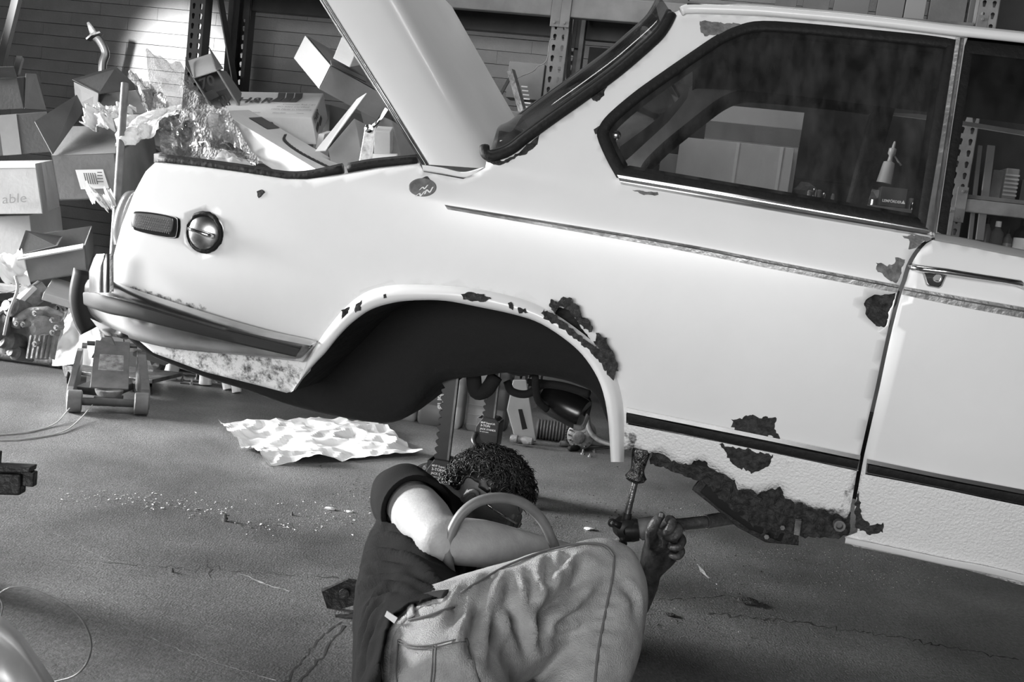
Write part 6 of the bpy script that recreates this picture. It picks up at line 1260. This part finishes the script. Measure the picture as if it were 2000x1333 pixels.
me_ = bpy.data.meshes.new('t'); hb.to_mesh(me_); hb.free(); bm.from_mesh(me_)
bm = remesh(bm, .0045, its=2)
bo = obj('body', bm, M_skin, man, smooth=True)
# ear
bm = NB(); EC = HL_(-.045, .080, .006); ep = []
for k in range(15):
    a = math.radians(-70+k*20); ep.append(EC+hf*(math.cos(a+1.7)*.017-.002)+hu*(math.sin(a+1.7)*.031)+hs*(.012 if k < 11 else .006))
tube(bm, ep, [.0035, .0045, .005, .005, .005, .005, .0048, .0045, .004, .004, .0045, .005, .006, .006, .004], 8)
tube(bm, [EC+hs*.0+hu*.02-hf*.006, EC+hs*.004-hf*.007, EC-hu*.022-hf*.002], [.009, .010, .007], 10, ry=[.013, .013, .01]); tube(bm, [EC+hf*.009+hs*.006+hu*.004, EC+hf*.010+hs*.008-hu*.006], .005, 8)
tube(bm, smooth([EC+hs*.012+hu*.018-hf*.002, EC+hs*.011-hf*.006, EC+hs*.01-hu*.012+hf*.002], 4), .003, 8)
obj('ear', bm, M_skin, man, smooth=True)
for sgn in (1, -1):
    bm = NB(); bmesh.ops.create_uvsphere(bm, u_segments=16, v_segments=10, radius=.0125, matrix=Matrix.Translation(HL_(.074, sgn*.031, .002))); obj('eye', bm, mat('eye_white', .6, .2), man, smooth=True)
# glasses
bm = NB(); tube(bm, [HL_(-.018, .084, .022), HL_(.03, .084, .016), HL_(.088, .072, .010)], .0018, 6, ry=.003); gl_ = obj('glasses', bm, M_chrome, man, smooth=True)
for sgn in (1, -1):
    bm = NB(); c = HL_(.098, sgn*.034, .0); e_ = [c+hs*math.cos(k*PI/10)*.026-hf*abs(math.cos(k*PI/10))*.004*sgn*0+hu*math.sin(k*PI/10)*.018 for k in range(20)]; tube(bm, e_, .0016, 6, closed=True); obj('lens_rim', bm, M_chrome, gl_, smooth=True)
# hair: close cap and loose curls
random.seed(4)
def hairmask(f, u, s):   # unit sphere coordinates; keeps the face, ear and lower neck clear
    if f > .1: return u > .50-.12*(1-f)
    if f > -.72: return u > (.34 if abs(s) > .4 else .2)
    return u > -.60
hb = NB(); r = bmesh.ops.create_icosphere(hb, subdivisions=5, radius=1)
dl = []
for v in r['verts']:
    c = v.co.copy()
    if not hairmask(c.x, c.z, c.y): dl.append(v)
    k = 1.09+.05*noise.noise(c*5)+.06*noise.noise(c*12); v.co = HC+hf*(.094*c.x*k)+hs*(.078*c.y*k)+hu*(.113*c.z*k)
bmesh.ops.delete(hb, geom=dl, context='VERTS'); hair = obj('hair', hb, M_hair, man, smooth=True, solid=-.006)
M_hair2 = mat('hair_strands', .03, .35, ns=50, na=.8)
bm = NB(); cnt = 0
while cnt < 1500:
    c = V3((random.gauss(0, 1), random.gauss(0, 1), random.gauss(0, 1))).normalized()
    if not hairmask(c.x-.03, c.z-.03, c.y) or c.y < -.6 or (abs(c.y) > .35 and c.z < .58 and -.8 < c.x < .6): continue
    cnt += 1; P = HC+hf*(.102*c.x)+hs*(.084*c.y)+hu*(.121*c.z); n_ = (hf*c.x+hs*c.y+hu*c.z).normalized(); t_ = n_.cross(V3((random.gauss(0, 1), random.gauss(0, 1), random.gauss(0, 1)))).normalized(); fl_ = (hf*.5-hu*.6-hs*0+t_*.8); fl_ = (fl_-n_*fl_.dot(n_)).normalized(); b_ = n_.cross(fl_)
    L_ = random.uniform(.018, .04)*(1.3 if c.x > .5 else 1); R0 = random.uniform(.003, .0085); ph = random.uniform(0, 6.28); tw = random.uniform(4, 9); pts = []
    for k in range(9):
        q = k/8; pts.append(P+n_*(.006+R0*math.sin(ph+tw*q)+.010*q*(1 if c.x > .4 else .35))+b_*R0*math.cos(ph+tw*q)+fl_*L_*q)
    tube(bm, pts, [.0016, .0018, .0018, .0017, .0015, .0013, .001, .0008, .0004], 4)
o = obj('curls', bm, M_hair2, hair, smooth=True); tag(o, kind='stuff')
# right hand and forearm (grimy) gripping the tool
bm = NB(); W_ = at(1268, 1118, 2.24); E_ = at(1165, 1270, 2.12)
limb(bm, [W_, at(1258, 1150, 2.22), at(1225, 1200, 2.18), E_], [.027, .030, .038, .042])
limb(bm, [E_, ptz(1040, 2.2, .10), ptz(950, 2.26, .09)], [.044, .05, .055])
limb(bm, [W_, at(1280, 1085, 2.24), at(1288, 1058, 2.235)], [.026, .033, .034], k=4)
limb(bm, [W_+V3((.005, 0, 0)), at(1300, 1088, 2.24), at(1316, 1062, 2.235)], [.022, .026, .024])
KN_ = [((1294, 1030, 2.235), (1303, 1016, 2.215), (1313, 1020, 2.185), (1306, 1036, 2.175), (1294, 1040, 2.19)), ((1306, 1040, 2.25), (1318, 1028, 2.22), (1326, 1036, 2.19), (1318, 1050, 2.178), (1304, 1052, 2.19)), ((1312, 1058, 2.25), (1326, 1048, 2.22), (1333, 1058, 2.19), (1324, 1070, 2.178), (1309, 1068, 2.19)), ((1312, 1076, 2.25), (1326, 1070, 2.225), (1331, 1080, 2.20), (1322, 1089, 2.19), (1310, 1084, 2.20))]
bm = remesh(bm, .006, its=3)
for i, ch_ in enumerate(KN_): limb(bm, [at(*p) for p in ch_], [.0125-.0006*i, .0120-.0008*i, .0112-.0008*i, .0105-.0007*i, .009-.0006*i], k=3, n=12)
limb(bm, [at(1274, 1062, 2.215), at(1272, 1040, 2.195), at(1281, 1020, 2.19), at(1291, 1008, 2.195)], [.016, .014, .0125, .0095], k=3, n=12)
bm = remesh(bm, .0028, its=2)
fo = obj('right_arm', bm, M_skinD, man, smooth=True)
bm = NB(); box(bm, at(1291, 1007, 2.184), (.009, .003, .011), rx=.4); obj('thumbnail', bm, mat('nail', .25, .3), fo, bevel=.001)
for i, ch_ in enumerate(KN_): P_ = at(*ch_[4]); 
# shoes (out of frame at the foot of the shin)
for a_, b_, lb in ((AN, AN+V3((.05, -.16, -.03)), 'shoe'), (ptz(980, 1.12, .06), ptz(930, 1.0, .05), 'shoe')):
    bm = NB(); a_ = V3(a_); b_ = V3(b_); a_.z = .055; b_.z = .045; limb(bm, [a_+V3((0, .05, 0)), a_, b_], [.042, .046, .040]); bm = remesh(bm, .01); 
    for v in bm.verts: v.co.z = max(v.co.z, .002)
    obj('shoe', bm, M_rub, man, smooth=True)
